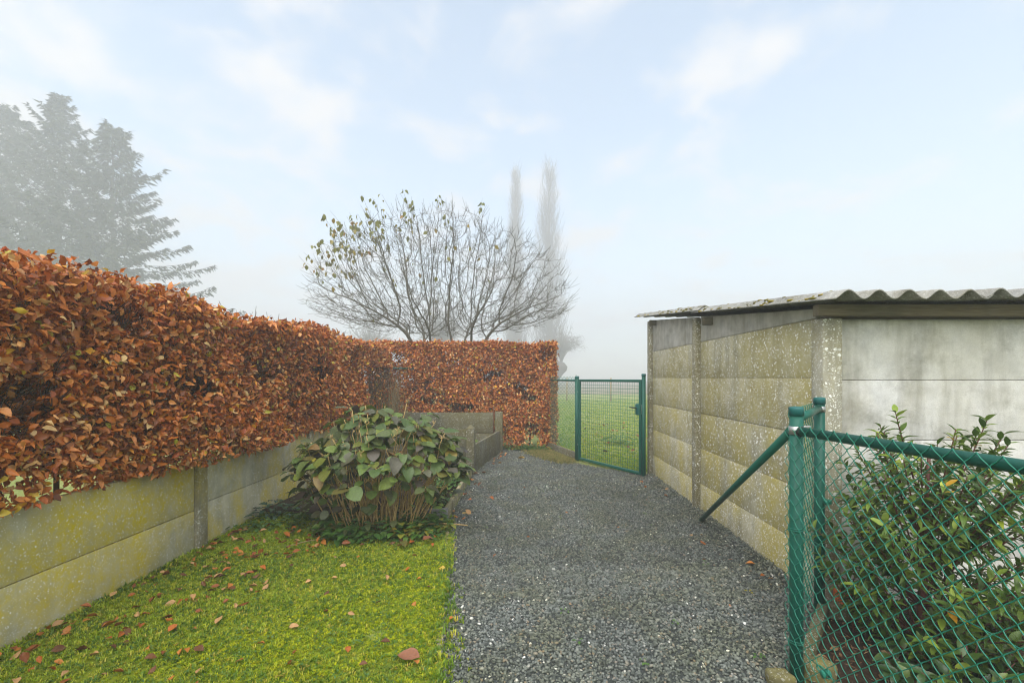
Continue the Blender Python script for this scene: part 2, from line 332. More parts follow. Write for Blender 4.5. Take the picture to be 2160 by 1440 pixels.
# ------------------------------------------------------------------ helpers: geometry
class G:
    """collects triangles and quads and links them as ONE mesh object"""
    def __init__(s):
        s.v, s.t, s.q, s.a, s.n = [], [], [], [], 0
    def add(s, V, F, var=0.0):
        V = np.asarray(V, float).reshape(-1, 3)
        if isinstance(F, np.ndarray):
            (s.t if F.shape[1] == 3 else s.q).append(F + s.n)
        else:
            t3 = [f for f in F if len(f) == 3]; q4 = [f for f in F if len(f) == 4]
            for f in F:
                if len(f) > 4:
                    t3 += [(f[0], f[i], f[i + 1]) for i in range(1, len(f) - 1)]
            if t3: s.t.append(np.array(t3) + s.n)
            if q4: s.q.append(np.array(q4) + s.n)
        s.v.append(V)
        s.a.append(np.full(len(V), var) if np.isscalar(var) else np.asarray(var, float))
        s.n += len(V)
        return s
    def box(s, c, size, rot=None):
        x, y, z = (d / 2 for d in size)
        V = np.array([(-x, -y, -z), (x, -y, -z), (x, y, -z), (-x, y, -z), (-x, -y, z), (x, -y, z), (x, y, z), (-x, y, z)])
        if rot is not None:
            V = V @ np.array(rot).T
        return s.add(V + np.array(c), [(0, 3, 2, 1), (4, 5, 6, 7), (0, 1, 5, 4), (1, 2, 6, 5), (2, 3, 7, 6), (3, 0, 4, 7)])
    def span(s, a, b):
        a, b = np.array(a, float), np.array(b, float)
        return s.box((a + b) / 2, np.abs(b - a))
    def tube(s, pts, r, sides=6, cap=True, var=0.0):
        P = np.asarray(pts, float); n = len(P)
        r = np.full(n, r) if np.isscalar(r) else np.asarray(r, float)
        T = np.gradient(P, axis=0)
        T /= np.linalg.norm(T, axis=1)[:, None] + 1e-12
        up = np.array([0, 0, 1.0]) if abs(T[0][2]) < 0.9 else np.array([1.0, 0, 0])
        A = np.empty_like(P)
        a = np.cross(T[0], up); a /= np.linalg.norm(a)
        for i in range(n):
            a = a - T[i] * np.dot(a, T[i]); a /= np.linalg.norm(a) + 1e-12
            A[i] = a
        B = np.cross(T, A)
        th = np.arange(sides) * 2 * np.pi / sides
        V = P[:, None, :] + r[:, None, None] * (np.cos(th)[None, :, None] * A[:, None, :] + np.sin(th)[None, :, None] * B[:, None, :])
        V = V.reshape(-1, 3)
        i = np.arange(n - 1)[:, None] * sides; j = np.arange(sides)[None, :]; k = (j + 1) % sides
        Q = np.stack([i + j, i + k, i + sides + k, i + sides + j], -1).reshape(-1, 4)
        s.add(V, Q, var)
        if cap and sides > 2:
            base = s.n - len(V)
            for ring, rev in ((0, True), ((n - 1) * sides, False)):
                idx = [base + ring + m for m in range(sides)]
                if rev: idx = idx[::-1]
                s.t.append(np.array([(idx[0], idx[m], idx[m + 1]) for m in range(1, sides - 1)]))
        return s
    def scatter(s, tmpl, Mx, loc, var):
        """copies of template (V, tris) under matrices Mx (N,3,3) at loc (N,3)"""
        V, F = tmpl
        W = np.einsum('nij,vj->nvi', Mx, V) + loc[:, None, :]
        n, k = len(loc), len(V)
        Fn = (F[None] + (np.arange(n) * k)[:, None, None]).reshape(-1, F.shape[1])
        return s.add(W.reshape(-1, 3), Fn, np.repeat(var, k))
    def mesh(s, name, mat, smooth=False, origin=(0, 0, 0)):
        me = bpy.data.meshes.new(name)
        V = np.concatenate(s.v) - np.array(origin, float)
        t = np.concatenate(s.t) if s.t else np.zeros((0, 3), int)
        q = np.concatenate(s.q) if s.q else np.zeros((0, 4), int)
        nl = t.size + q.size
        me.vertices.add(len(V)); me.vertices.foreach_set('co', V.astype(np.float32).ravel())
        me.loops.add(nl)
        me.loops.foreach_set('vertex_index', np.concatenate([t.ravel(), q.ravel()]).astype(np.int32))
        me.polygons.add(len(t) + len(q))
        me.polygons.foreach_set('loop_start', np.concatenate([np.arange(len(t)) * 3, t.size + np.arange(len(q)) * 4]).astype(np.int32))
        if smooth:
            me.polygons.foreach_set('use_smooth', np.ones(len(t) + len(q), bool))
        at = me.attributes.new('var', 'FLOAT', 'POINT')
        at.data.foreach_set('value', np.concatenate(s.a).astype(np.float32))
        me.materials.append(mat)
        me.update(calc_edges=True)
        return me
    def build(s, name, mat, parent=None, smooth=False, bevel=0.0, **tags):
        org = tuple(parent_origin(parent)) if parent is not None else (0, 0, 0)
        o = bpy.data.objects.new(name, s.mesh(name, mat, smooth, org))
        COL.objects.link(o)
        if parent is not None:
            o.parent = parent
        if bevel:
            b = o.modifiers.new('bevel', 'BEVEL'); b.width = bevel; b.segments = 2; b.limit_method = 'ANGLE'
        for k, v in tags.items():
            o[k] = v
        return o

def parent_origin(p):
    loc = Vector((0, 0, 0))
    while p is not None:
        loc += p.location; p = p.parent
    return loc

def thing(name, label, cat, loc, group=None):
    o = bpy.data.objects.new(name, None)
    o.location = loc
    o.empty_display_size = 0.1
    COL.objects.link(o)
    o['label'] = label; o['category'] = cat
    if group: o['group'] = group
    return o
def tag(o, label, cat, group=None):
    o['label'] = label; o['category'] = cat
    if group: o['group'] = group
    return o

def waves(seed, n=7, f0=0.6, f1=4.0):
    r = np.random.default_rng(seed)
    k = r.normal(size=(n, 3)); k /= np.linalg.norm(k, axis=1)[:, None]
    f = np.geomspace(f0, f1, n) * 2 * np.pi
    ph = r.uniform(0, 6.28, n); amp = 1 / np.arange(1, n + 1) ** 0.6
    def w(P):
        P = np.asarray(P, float)
        return sum(amp[i] * np.sin(P @ (k[i] * f[i]) + ph[i]) for i in range(n)) / amp.sum() * 1.8
    return w

def leaf_template(L=1.0, W=0.5, fold=0.18, curl=0.15, n=3, wave=0.0, pointed=1.0):
    """a leaf along +Y from its base, face up +Z: folded along the midrib, curled down towards the tip"""
    ts = np.linspace(0, 1, n + 2)
    V, F = [], []
    ids = []
    for i, t in enumerate(ts):
        w = W / 2 * (math.sin(math.pi * t ** 0.85) ** pointed) if 0 < t < 1 else 0
        zc = -curl * L * t * t
        y = L * t * (1 - 0.15 * curl * t)
        if w == 0:
            ids.append((len(V),)); V.append((0, y, zc))
        else:
            wz = wave * L * math.sin(i * 2.4)
            ids.append((len(V), len(V) + 1, len(V) + 2))
            V += [(-w, y, zc + fold * w * 2 + wz), (0, y, zc), (w, y, zc + fold * w * 2 - wz)]
    for a, b in zip(ids, ids[1:]):
        if len(a) == 1:
            F += [(a[0], b[1], b[0]), (a[0], b[2], b[1])]
        elif len(b) == 1:
            F += [(a[0], a[1], b[0]), (a[1], a[2], b[0])]
        else:
            F += [(a[0], a[1], b[1]), (a[0], b[1], b[0]), (a[1], a[2], b[2]), (a[1], b[2], b[1])]
    return np.array(V, float), np.array(F)

def frames(Y, N):
    """rotation matrices (N,3,3) with local +Y along Y and local +Z near N"""
    Y = Y / (np.linalg.norm(Y, axis=1)[:, None] + 1e-9)
    X = np.cross(Y, N); X /= np.linalg.norm(X, axis=1)[:, None] + 1e-9
    Z = np.cross(X, Y)
    return np.stack([X, Y, Z], -1)

def put_leaves(root, name, mats_list, tmpls, Mx, loc, var, n_single, mat, label=None, smooth=True, rest='leaf', eye=(0, 0, 1.5)):
    """the n_single leaves that show largest become objects of their own, the others one stuff part"""
    size = np.abs(np.linalg.det(Mx)) ** (1 / 3)
    score = size / np.linalg.norm(loc - np.array(eye), axis=1)
    order = np.argsort(-score)
    org = np.array(parent_origin(root))
    meshes = []
    for k, t in enumerate(tmpls):
        meshes.append(G().add(*t).mesh(name, mat, smooth))
    which = rng.integers(0, len(tmpls), len(loc))
    for i in order[:n_single]:
        o = bpy.data.objects.new(name, meshes[which[i]])
        m = np.eye(4); m[:3, :3] = Mx[i]; m[:3, 3] = loc[i] - org
        o.parent = root
        o.matrix_basis = Matrix(m.tolist())
        COL.objects.link(o)
    if len(loc) > n_single:
        g = G(); r = order[n_single:]
        for k, t in enumerate(tmpls):
            s = r[which[r] == k]
            if len(s):
                g.scatter(t, Mx[s], loc[s], var[s])
        o = g.build(rest, mat, root, smooth)
        o['kind'] = 'stuff'

def unit(v):
    return v / (np.linalg.norm(v, axis=-1, keepdims=True) + 1e-9)

def rand_dirs(n):
    return unit(rng.normal(size=(n, 3)))

# ------------------------------------------------------------------ ground
def edge_left(d):          # left edge of the gravel
    return np.interp(d, [0.5, 1.6, 2.24, 3.0, 3.97, 4.75, 7.0, 9.25], [-0.10, -0.27, -0.41, -0.53, -0.65, -0.79, -0.79, -0.46])
def edge_right(d):
    return np.interp(d, [0.5, 2.2, 2.24, 2.86, 2.9, 6.9, 7.6, 8.4, 9.0, 9.5], [1.47, 1.32, 1.34, 1.83, 1.93, 1.93, 1.15, 0.62, 0.45, 0.35])

def sheet(name, pts_left, pts_right, ds, z, mat, zfun=None, nx=14):
    g = G(); V = []
    for d in ds:
        a, b = pts_left(d), pts_right(d)
        for u in np.linspace(0, 1, nx):
            x = a + (b - a) * u
            V.append((x, d, z + (zfun(x, d) if zfun else 0)))
    n = len(ds); F = []
    for i in range(n - 1):
        for j in range(nx - 1):
            k = i * nx + j
            F.append((k, k + 1, k + nx + 1, k + nx))
    o = g.add(V, F).build(name, mat, smooth=True)
    o['kind'] = 'structure'
    return o

g = G()
g.add([(-300, -300, 0), (300, -300, 0), (300, 300, 0), (-300, 300, 0)], [(0, 1, 2, 3)])
g.build('field', M['field'])['kind'] = 'structure'
g = G()
g.add([(-300, 44, 0.004), (300, 41, 0.004), (300, 300, 0.004), (-300, 300, 0.004)], [(0, 1, 2, 3)])
g.build('bare_field', M['far_strip'])['kind'] = 'structure'

bumps = waves(3, 7, 0.5, 5.0)
sheet('lawn', lambda d: -2.86, lambda d: edge_left(d) - 0.005, np.linspace(0.3, 7.0, 40), 0.006, M['lawn'], lambda x, d: 0.010 + 0.014 * bumps((x, d, 0)))
def gravel_z(x, d):
    heap = 0.05 * np.exp(-((x - 1.93) / 0.16) ** 2) * np.clip((d - 2.9) * 2, 0, 1) * np.clip((7.2 - d) * 2, 0, 1)
    return 0.010 + heap + 0.008 * np.sin(x * 2.3 + d) * np.sin(d * 1.3 + 0.5)
sheet('gravel_path', edge_left, edge_right, np.linspace(0.5, 9.5, 60), 0.0, M['gravel_base'], gravel_z)
soilw = waves(5, 7, 0.8, 6.0)
sheet('garden_bed', lambda d: np.interp(d, [0, 2.2, 2.9], [1.42, 1.36, 1.87]), lambda d: 4.4, np.linspace(0.0, 2.95, 40), 0.02, M['soil'], lambda x, d: 0.03 + 0.025 * soilw((x, d, 0)), 50)
sheet('bed_soil', lambda d: -2.8, lambda d: np.interp(d, [4.75, 7.0, 9.3], [-0.87, -0.87, -0.55]), np.linspace(4.8, 9.3, 30), 0.05, M['soil'], lambda x, d: 0.03 + 0.02 * soilw((x, d, 0)), 30)

# gravel stones: stuff
def stone_template(seed, subdiv=True):
    r = np.random.default_rng(seed)
    if subdiv:
        p = (1 + 5 ** 0.5) / 2
        V = np.array([(-1, p, 0), (1, p, 0), (-1, -p, 0), (1, -p, 0), (0, -1, p), (0, 1, p), (0, -1, -p), (0, 1, -p), (p, 0, -1), (p, 0, 1), (-p, 0, -1), (-p, 0, 1)], float)
        F = np.array([(0, 11, 5), (0, 5, 1), (0, 1, 7), (0, 7, 10), (0, 10, 11), (1, 5, 9), (5, 11, 4), (11, 10, 2), (10, 7, 6), (7, 1, 8), (3, 9, 4), (3, 4, 2), (3, 2, 6), (3, 6, 8), (3, 8, 9), (4, 9, 5), (2, 4, 11), (6, 2, 10), (8, 6, 7), (9, 8, 1)])
    else:
        V = np.array([(1, 0, 0), (-1, 0, 0), (0, 1, 0), (0, -1, 0), (0, 0, 1), (0, 0, -1)], float)
        F = np.array([(0, 2, 4), (2, 1, 4), (1, 3, 4), (3, 0, 4), (2, 0, 5), (1, 2, 5), (3, 1, 5), (0, 3, 5)])
    V = unit(V) * r.uniform(0.75, 1.2, (len(V), 1))
    return V * np.array([1.0, 0.72, 0.5]), F
def stones(d0, d1, per_m2, s0, s1, sub, g, spill=0.0):
    n = int((d1 - d0) * 3.2 * per_m2)
    d = rng.uniform(d0, d1, n); x = rng.uniform(-0.95, 2.25, n)
    ok = (x > edge_left(d) - spill * rng.random(n) ** 2) & (x < edge_right(d) + spill * rng.random(n) ** 3)
    # outside the view the near strip is left bare
    d, x = d[ok], x[ok]; n = len(d)
    sc = rng.uniform(s0, s1, n) * np.where(rng.random(n) < 0.06, 1.5, 1)
    z = gravel_z(x, d) + sc * rng.uniform(0.0, 0.75, n)
    Y = rand_dirs(n); Y[:, 2] *= 0.45
    N = np.array([0, 0, 1.0]) + rng.normal(size=(n, 3)) * 0.33
    Mx = frames(Y, N) * sc[:, None, None]
    loc = np.stack([x, d, z], -1)
    var = rng.random(n)
    for k in range(4):
        s = np.arange(n) % 4 == k
        g.scatter(stone_template(40 + k, sub), Mx[s], loc[s], var[s])
g = G()
stones(1.75, 3.6, 6800, 0.006, 0.0115, True, g, 0.05)
stones(3.6, 5.6, 4700, 0.0075, 0.0125, False, g, 0.05)
stones(5.6, 9.4, 3000, 0.009, 0.015, False, g, 0.05)
g.build('gravel', M['gravel'])['kind'] = 'stuff'

# ------------------------------------------------------------------ left garden wall (concrete posts and panels)
def post_mesh(g, x0, x1, y0, y1, z0, z1, peak=0.03):
    g.span((x0, y0, z0), (x1, y1, z1))
    c = ((x0 + x1) / 2, (y0 + y1) / 2, z1 + peak)
    if peak:
        g.add([(x0, y0, z1), (x1, y0, z1), (x1, y1, z1), (x0, y1, z1), c], [(0, 1, 4), (1, 2, 4), (2, 3, 4), (3, 0, 4)])
    return g

wall = thing('garden_wall', 'low concrete panel wall stained with yellow and white lichen under the left hedge', 'wall', (-2.85, 4.0, 0))
bays = [(-0.02, 1.90, 0.0), (2.02, 3.92, 0.0), (4.04, 5.95, 0.035), (6.07, 7.98, 0.05), (8.10, 9.5, 0.05)]
for a, b, dz in bays:
    G().span((-2.885, a, -0.06), (-2.842, b, 0.354 + dz)).span((-2.872, a, 0.354 + dz), (-2.855, b, 0.3588 + dz)).build('panel', M['wall'], wall, bevel=0.007)
    G().span((-2.886, a, 0.359 + dz), (-2.842, b, 0.775 + dz)).build('panel', M['wall'], wall, bevel=0.007)
for a, z in ((1.90, 0.79), (3.92, 0.80), (5.95, 0.84), (7.98, 0.85)):
    post_mesh(G(), -2.92, -2.805, a + 0.004, a + 0.116, -0.1, z, 0.012).build('post', M['wall_post'], wall, bevel=0.006)

# ------------------------------------------------------------------ shed
shed = thing('shed', 'concrete panel shed with a corrugated fibre cement roof on the right', 'shed', (1.94, 2.95, 0))
def roof_z(d):
    return 1.955 + 0.107 * (d - 2.65)
rows = [(-0.06, 0.332), (0.338, 0.717), (0.723, 1.107), (1.113, 1.497), (1.503, 1.892)]
for a, b in ((3.046, 5.03), (5.15, 6.90)):
    for k, (z0, z1) in enumerate(rows):
        off = 0.002 * ((k * 7) % 3)
        G().span((1.945 + off, a, z0), (1.99 + off, b, z1 + 0.003)).span((1.962, a + 0.01, z1 + 0.003), (1.98, b - 0.01, z1 + 0.012)).build('panel', M['shed_side'], shed, bevel=0.006)
    g = G()
    zA, zB = roof_z(a) - 0.035, roof_z(b) - 0.035
    g.add([(1.95, a, 1.898), (1.99, a, 1.898), (1.99, b, 1.898), (1.95, b, 1.898), (1.95, a, zA), (1.99, a, zA), (1.99, b, zB), (1.95, b, zB)],
          [(0, 3, 2, 1), (4, 5, 6, 7), (0, 1, 5, 4), (1, 2, 6, 5), (2, 3, 7, 6), (3, 0, 4, 7)])
    g.build('gable_panel', M['shed_top'], shed, bevel=0.006)
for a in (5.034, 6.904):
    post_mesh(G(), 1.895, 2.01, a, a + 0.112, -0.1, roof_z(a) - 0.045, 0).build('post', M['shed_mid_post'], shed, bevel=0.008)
post_mesh(G(), 1.915, 2.04, 2.915, 3.042, -0.1, 1.885, 0).build('post', M['shed_post'], shed, bevel=0.010)
end_rows = [(-0.06, 0.322), (0.328, 0.707), (0.713, 1.092), (1.098, 1.482), (1.488, 1.872)]
for x0, x1 in ((2.044, 4.03), ):
    for k, (z0, z1) in enumerate(end_rows):
        off = 0.0025 * ((k * 5) % 3)
        G().span((x0, 2.955 + off, z0), (x1, 3.0 + off, z1 + 0.003)).span((x0 + 0.01, 2.972, z1 + 0.003), (x1 - 0.01, 2.99, z1 + 0.012)).build('panel', M['shed_end'], shed, bevel=0.006)
post_mesh(G(), 4.034, 4.155, 2.92, 3.04, -0.1, 1.885, 0).build('post', M['shed_post'], shed, bevel=0.01)
for k, (z0, z1) in enumerate(rows):
    G().span((4.10, 3.046, z0), (4.145, 7.0, z1)).build('panel', M['shed_end'], shed)
    G().span((2.02, 6.95, z0), (4.09, 6.995, z1)).build('panel', M['shed_end'], shed)
g = G()
zA, zB = roof_z(3.05) - 0.03, roof_z(6.9) - 0.03
g.add([(4.10, 3.046, 1.898), (4.145, 3.046, 1.898), (4.145, 6.95, 1.898), (4.10, 6.95, 1.898), (4.10, 3.046, zA), (4.145, 3.046, zA), (4.145, 6.95, zB), (4.10, 6.95, zB)],
      [(0, 3, 2, 1), (4, 5, 6, 7), (0, 1, 5, 4), (1, 2, 6, 5), (2, 3, 7, 6), (3, 0, 4, 7)])
g.build('gable_panel', M['shed_top'], shed)
G().span((2.02, 6.951, 1.898), (4.09, 6.995, 2.36)).build('panel', M['shed_end'], shed)
G().span((1.84, 2.845, 1.889), (4.3, 2.905, 1.962)).build('beam', M['timber'], shed, bevel=0.004)
G().span((2.046, 3.006, 1.80), (4.03, 3.04, 1.985)).build('gap_blocker', M['timber'], shed)  # added board behind the slot under the beam, blocks light from inside
G().span((1.86, 4.70, 2.05), (4.2, 4.76, 2.13)).build('beam', M['timber'], shed)
G().span((1.86, 6.72, 2.28), (4.2, 6.78, 2.355)).build('beam', M['timber'], shed)
roof = bpy.data.objects.new('roof', None); COL.objects.link(roof); roof.parent = shed
def corrugated(x0, x1, d0, d1, lift):
    g = G(); nx = int(round((x1 - x0) / 0.177 * 14)); xs = np.linspace(x0, x1, nx + 1); ds = np.linspace(d0, d1, 9)
    top = []; bot = []
    for d in ds:
        jag = 0.004 * np.sin(xs * 40)
        zz_ = roof_z(d) + 0.032 + lift + 0.0255 * np.cos(2 * np.pi * (xs - 1.883) / 0.177)
        top.append(np.stack([xs, np.full_like(xs, d), zz_ + 0.0045], -1)); bot.append(np.stack([xs, np.full_like(xs, d), zz_ - 0.0045], -1))
    V = np.concatenate(top + bot); n = nx + 1; N = n * len(ds); F = []
    for i in range(len(ds) - 1):
        for j in range(nx):
            k = i * n + j
            F += [(k, k + 1, k + n + 1, k + n), (N + k, N + k + n, N + k + n + 1, N + k + 1)]
    for j in range(nx):
        F += [(j, N + j, N + j + 1, j + 1)]
        k = (len(ds) - 1) * n + j
        F += [(k, k + 1, N + k + 1, N + k)]
    for i in range(len(ds) - 1):
        for j in (0, nx):
            k = i * n + j
            F += [(k, k + n, N + k + n, N + k)]
    return g.add(V, F)
for x0, lift in ((1.795, 0.0), (2.65, 0.008), (3.53, 0.0)):
    x1 = x0 + 0.93
    corrugated(x0, x1, 2.64, 4.90, lift).build('roof_sheet', M['cement'], roof, True)
    corrugated(x0, x1, 4.74, 7.44, lift + 0.018).build('roof_sheet', M['cement'], roof, True)
g = G()
for i in range(150):
    d = rng.uniform(2.75, 7.4); x = 1.80 + abs(rng.normal()) * 0.06 if i < 110 else rng.uniform(1.8, 3.3)
    lift = 0.018 if d > 4.74 else 0
    z = roof_z(d) + 0.034 + lift + 0.0255 * math.cos(2 * math.pi * (x - 1.883) / 0.177)
    sc = rng.uniform(0.010, 0.030)
    V, F = stone_template(200 + i)
    g.add(V * sc * np.array([1, 1.5, 0.7]) + np.array((x, d, z)), F, rng.random())
o = g.build('roof_moss', M['roof_moss'], roof, True); o['kind'] = 'stuff'

# ------------------------------------------------------------------ raised beds: concrete partitions and edging
back = thing('bed_partition', 'taller dark concrete partition standing before the back hedge', 'partition', (-0.5, 9.25, 0))
G().span((-2.75, 9.25, -0.05), (-0.62, 9.29, 0.37)).build('panel', M['bed'], back, bevel=0.006)
G().span((-2.75, 9.252, 0.376), (-0.62, 9.29, 0.80)).build('panel', M['bed'], back, bevel=0.006)
post_mesh(G(), -0.60, -0.44, 9.2, 9.32, -0.1, 0.815, 0.0).build('post', M['bed'], back, bevel=0.015)
G().tube([(-0.622, 9.19, 0), (-0.622, 9.19, 0.93)], 0.011, 6).build('iron_bar', M['rust'], back)
post_mesh(G(), -2.86, -2.755, 9.2, 9.31, -0.1, 0.84, 0.05).build('post', M['bed'], back, bevel=0.01)
near = thing('bed_partition', 'shorter concrete partition with a pointed post beside the hydrangea', 'partition', (-0.85, 7.0, 0))
G().span((-2.75, 7.02, -0.05), (-0.895, 7.06, 0.262)).build('panel', M['bed'], near, bevel=0.006)
G().span((-2.75, 7.022, 0.268), (-0.895, 7.06, 0.705)).build('panel', M['bed'], near, bevel=0.006)
post_mesh(G(), -0.893, -0.765, 6.97, 7.10, -0.1, 0.725, 0.06).build('post', M['bed'], near, bevel=0.006)
side = thing('bed_board', 'concrete side board joining the two bed partitions along the gravel', 'edging', (-0.68, 8.1, 0))
ang = math.atan2(9.2 - 7.1, -0.50 + 0.82)
rot = Matrix.Rotation(ang - math.pi / 2, 3, 'Z')
G().box((-0.665, 8.15, 0.19), (0.045, 2.10, 0.50), rot).build('panel', M['bed'], side, bevel=0.006)
edging = thing('bed_edging', 'low mossy concrete edging between the hydrangea and the gravel', 'edging', (-0.82, 5.9, 0))
G().span((-0.845, 4.78, -0.05), (-0.80, 6.95, 0.135)).build('board', M['kerb'], edging, bevel=0.006)
G().span((-1.15, 4.735, -0.05), (-0.80, 4.776, 0.14)).build('board', M['grey_block'], edging, bevel=0.008)
for k in range(3):
    G().tube([(-0.81 - 0.022 * k, 4.733, -0.02), (-0.81 - 0.022 * k, 4.733, 0.138)], 0.008, 6).build('rib', M['grey_block'], edging, True)
kerb = thing('lawn_kerb', 'narrow mossy concrete kerb between the lawn and the gravel', 'kerb', (-0.6, 3.3, 0))
ds = [2.2, 2.95, 3.7, 4.45]
for a, b in zip(ds, ds[1:]):
    pa = np.array((edge_left(a), a)); pb = np.array((edge_left(b), b)); dv = pb - pa
    rot = Matrix.Rotation(math.atan2(dv[1], dv[0]) - math.pi / 2, 3, 'Z')
    c = (pa + pb) / 2
    G().box((c[0] - 0.016, c[1], -0.012 if a > 3.5 else -0.024), (0.036, np.linalg.norm(dv) - 0.008, 0.075), rot).build('kerb_stone', M['kerb'], kerb, bevel=0.006)

# ------------------------------------------------------------------ hedges
def hedge(root, faces, n_leaf, n_twig, seed, keep=None, leaf_len=(0.055, 0.085), mound=0.10, n_single=300, core=None):
    """faces: list of (origin, along, up, outward, length, height, weight)"""
    w1 = waves(seed, 8, 0.5, 4.0); w2 = waves(seed + 1, 7, 0.9, 5.0)
    tot = sum(f[6] for f in faces)
    LOC, MX, VAR = [], [], []
    for (o, a, u, n, L, H, wt_) in faces:
        o, a, u, n = (np.array(q, float) for q in (o, a, u, n))
        N = int(n_leaf * wt_ / tot * 1.35)
        s = rng.uniform(0, L, N); t = rng.uniform(0, H, N)
        P = o + s[:, None] * a + t[:, None] * u
        dens = w2(P * np.array([1, 1, 1.5]))
        depth = np.minimum(rng.exponential(0.06, N), 0.3)
        hole = np.clip(-dens - 0.24, 0, 0.6)
        ok = rng.random(N) > hole * 1.6
        if keep is not None:
            ok &= keep(P)
        P, depth, dens, N = P[ok], depth[ok], dens[ok], int(ok.sum())
        P = P + n * (mound * w1(P) - depth - 0.02 + np.where(rng.random(N) < 0.06, 0.05, 0))[:, None]
        Y = rand_dirs(N) * 0.85 + n * 0.45 + np.array([0, 0, -0.15])
        Z = n * 0.75 + np.array([0, 0, 0.55]) + rng.normal(size=(N, 3)) * 0.5
        sc = rng.uniform(*leaf_len, N)
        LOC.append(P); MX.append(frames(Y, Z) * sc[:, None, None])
        VAR.append(np.where(depth > 0.10, rng.random(N) * 0.22, rng.random(N)))  # deeper leaves take darker tints, painting in the shade of the gaps
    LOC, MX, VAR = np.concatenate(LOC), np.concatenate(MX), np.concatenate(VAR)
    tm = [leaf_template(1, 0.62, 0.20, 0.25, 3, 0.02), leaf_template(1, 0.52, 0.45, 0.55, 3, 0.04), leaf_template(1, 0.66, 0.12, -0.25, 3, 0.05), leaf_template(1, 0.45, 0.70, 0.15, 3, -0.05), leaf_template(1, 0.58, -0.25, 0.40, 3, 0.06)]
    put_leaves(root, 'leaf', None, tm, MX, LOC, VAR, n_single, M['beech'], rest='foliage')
    # twigs
    g = G()
    for (o, a, u, n, L, H, wt_) in faces:
        o, a, u, n = (np.array(q, float) for q in (o, a, u, n))
        for k in range(int(n_twig * wt_ / tot * (0.2 if n[2] > 0.5 else 1.0))):
            p = o + rng.uniform(0, L) * a + rng.uniform(0.26, max(H - 0.16, 0.4)) * u - n * rng.uniform(0.05, 0.3)
            dirn = unit(n * rng.uniform(0.2, 0.8) + np.array([0, 0, rng.uniform(0.3, 1.0)]) + rng.normal(size=3) * 0.45)
            dirn[2] = max(dirn[2], 0.0)
            ln = rng.uniform(0.10, 0.24) * (0.7 if n[2] > 0.5 else 1.0)
            mid = p + dirn * ln * 0.5 + rng.normal(size=3) * 0.012
            g.tube([p, mid, p + dirn * ln], [0.0035, 0.0025, 0.0012], 3, False)
    o = g.build('twig', M['twig'], root); o['kind'] = 'stuff'
    if core is not None:
        core(root)

def stems(root, pts, h0, h1, name='stem'):
    for (x, y) in pts:
        b = np.array((x, y, 0.0)); top = b + np.array((rng.normal() * 0.06, rng.normal() * 0.06, rng.uniform(h0, h1)))
        m = (b + top) / 2 + rng.normal(size=3) * 0.03
        G().tube([b, (b + m) / 2 + rng.normal(size=3) * 0.012, m, (m + top) / 2 + rng.normal(size=3) * 0.012, top], [0.022, 0.018, 0.015, 0.011, 0.005], 6).build(name, M['twig'], root, True)

def slab_core(x0, x1, y0, y1, z0, z1, seed):
    """the matted inner twigs: an uneven body well inside the leaves"""
    def f(root):
        w = waves(seed, 8, 0.8, 5.0)
        g = G()
        for k in range(int(5200 * (abs(x1 - x0) + abs(y1 - y0)) / 7)):
            p = np.array((rng.uniform(x0, x1), rng.uniform(y0, y1), rng.uniform(z0, z1)))
            dv = unit(rng.normal(size=3) + np.array([0, 0, 0.5])); dv[2] = abs(dv[2])
            ln = rng.uniform(0.1, 0.3)
            g.tube([p, p + dv * ln * 0.5 + rng.normal(size=3) * 0.01, p + dv * ln], [0.006, 0.0045, 0.002], 3, False)
        o = g.build('inner_twigs', M['twig'], root); o['kind'] = 'stuff'
        # withered inner leaves, in darker tints that put shade into the gaps
        n = int(12000 * (abs(x1 - x0) + abs(y1 - y0)) / 7)
        loc = np.stack([rng.uniform(x0, x1, n), rng.uniform(y0, y1, n), rng.uniform(z0, z1, n)], -1)
        Mx = frames(rand_dirs(n), rand_dirs(n)) * rng.uniform(0.06, 0.11, n)[:, None, None]
        keep_ = ~((loc[:, 2] < 1.02) & (loc[:, 1] < 3.0) & (x0 < -2.8))
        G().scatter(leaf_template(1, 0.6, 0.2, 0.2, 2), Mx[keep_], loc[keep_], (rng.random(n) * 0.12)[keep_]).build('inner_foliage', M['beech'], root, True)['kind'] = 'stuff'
    return f

hl = thing('beech_hedge', 'long rust brown beech hedge rising behind the low concrete wall on the left', 'hedge', (-3.0, 4.5, 0))
def keep_left(P):
    gap_corner = (P[:, 0] > -3.2) & (P[:, 1] > 7.75) & (P[:, 2] < 1.72) & (P[:, 2] > 0.5)
    lo = (P[:, 1] < 2.62) & (P[:, 2] < 1.00 - 0.5 * (P[:, 1] - 2.45)) & (P[:, 1] > 1.2)
    return ~(gap_corner & (rng.random(len(P)) < 0.93)) & ~(lo & (rng.random(len(P)) < 0.55))
hedge(hl, [((-2.70, 0.9, 0.78), (0, 1, 0), (0, 0, 1), (1, 0, 0), 8.5, 1.36, 12.5),
           ((-3.35, 0.9, 2.15), (0, 1, 0), (1, 0, 0), (0, 0, 1), 8.5, 0.62, 4.0),
           ((-3.38, 0.9, 0.5), (0, 1, 0), (0, 0, 1), (-1, 0, 0), 8.5, 1.68, 7.0)], 66000, 5200, 11, keep_left, (0.032, 0.072), 0.10, 300,
      slab_core(-3.28, -2.98, 0.9, 7.7, 0.88, 2.06, 5))
stems(hl, [(-3.05 + rng.normal() * 0.05, y) for y in np.arange(1.0, 9.6, 0.33)], 1.5, 2.0)

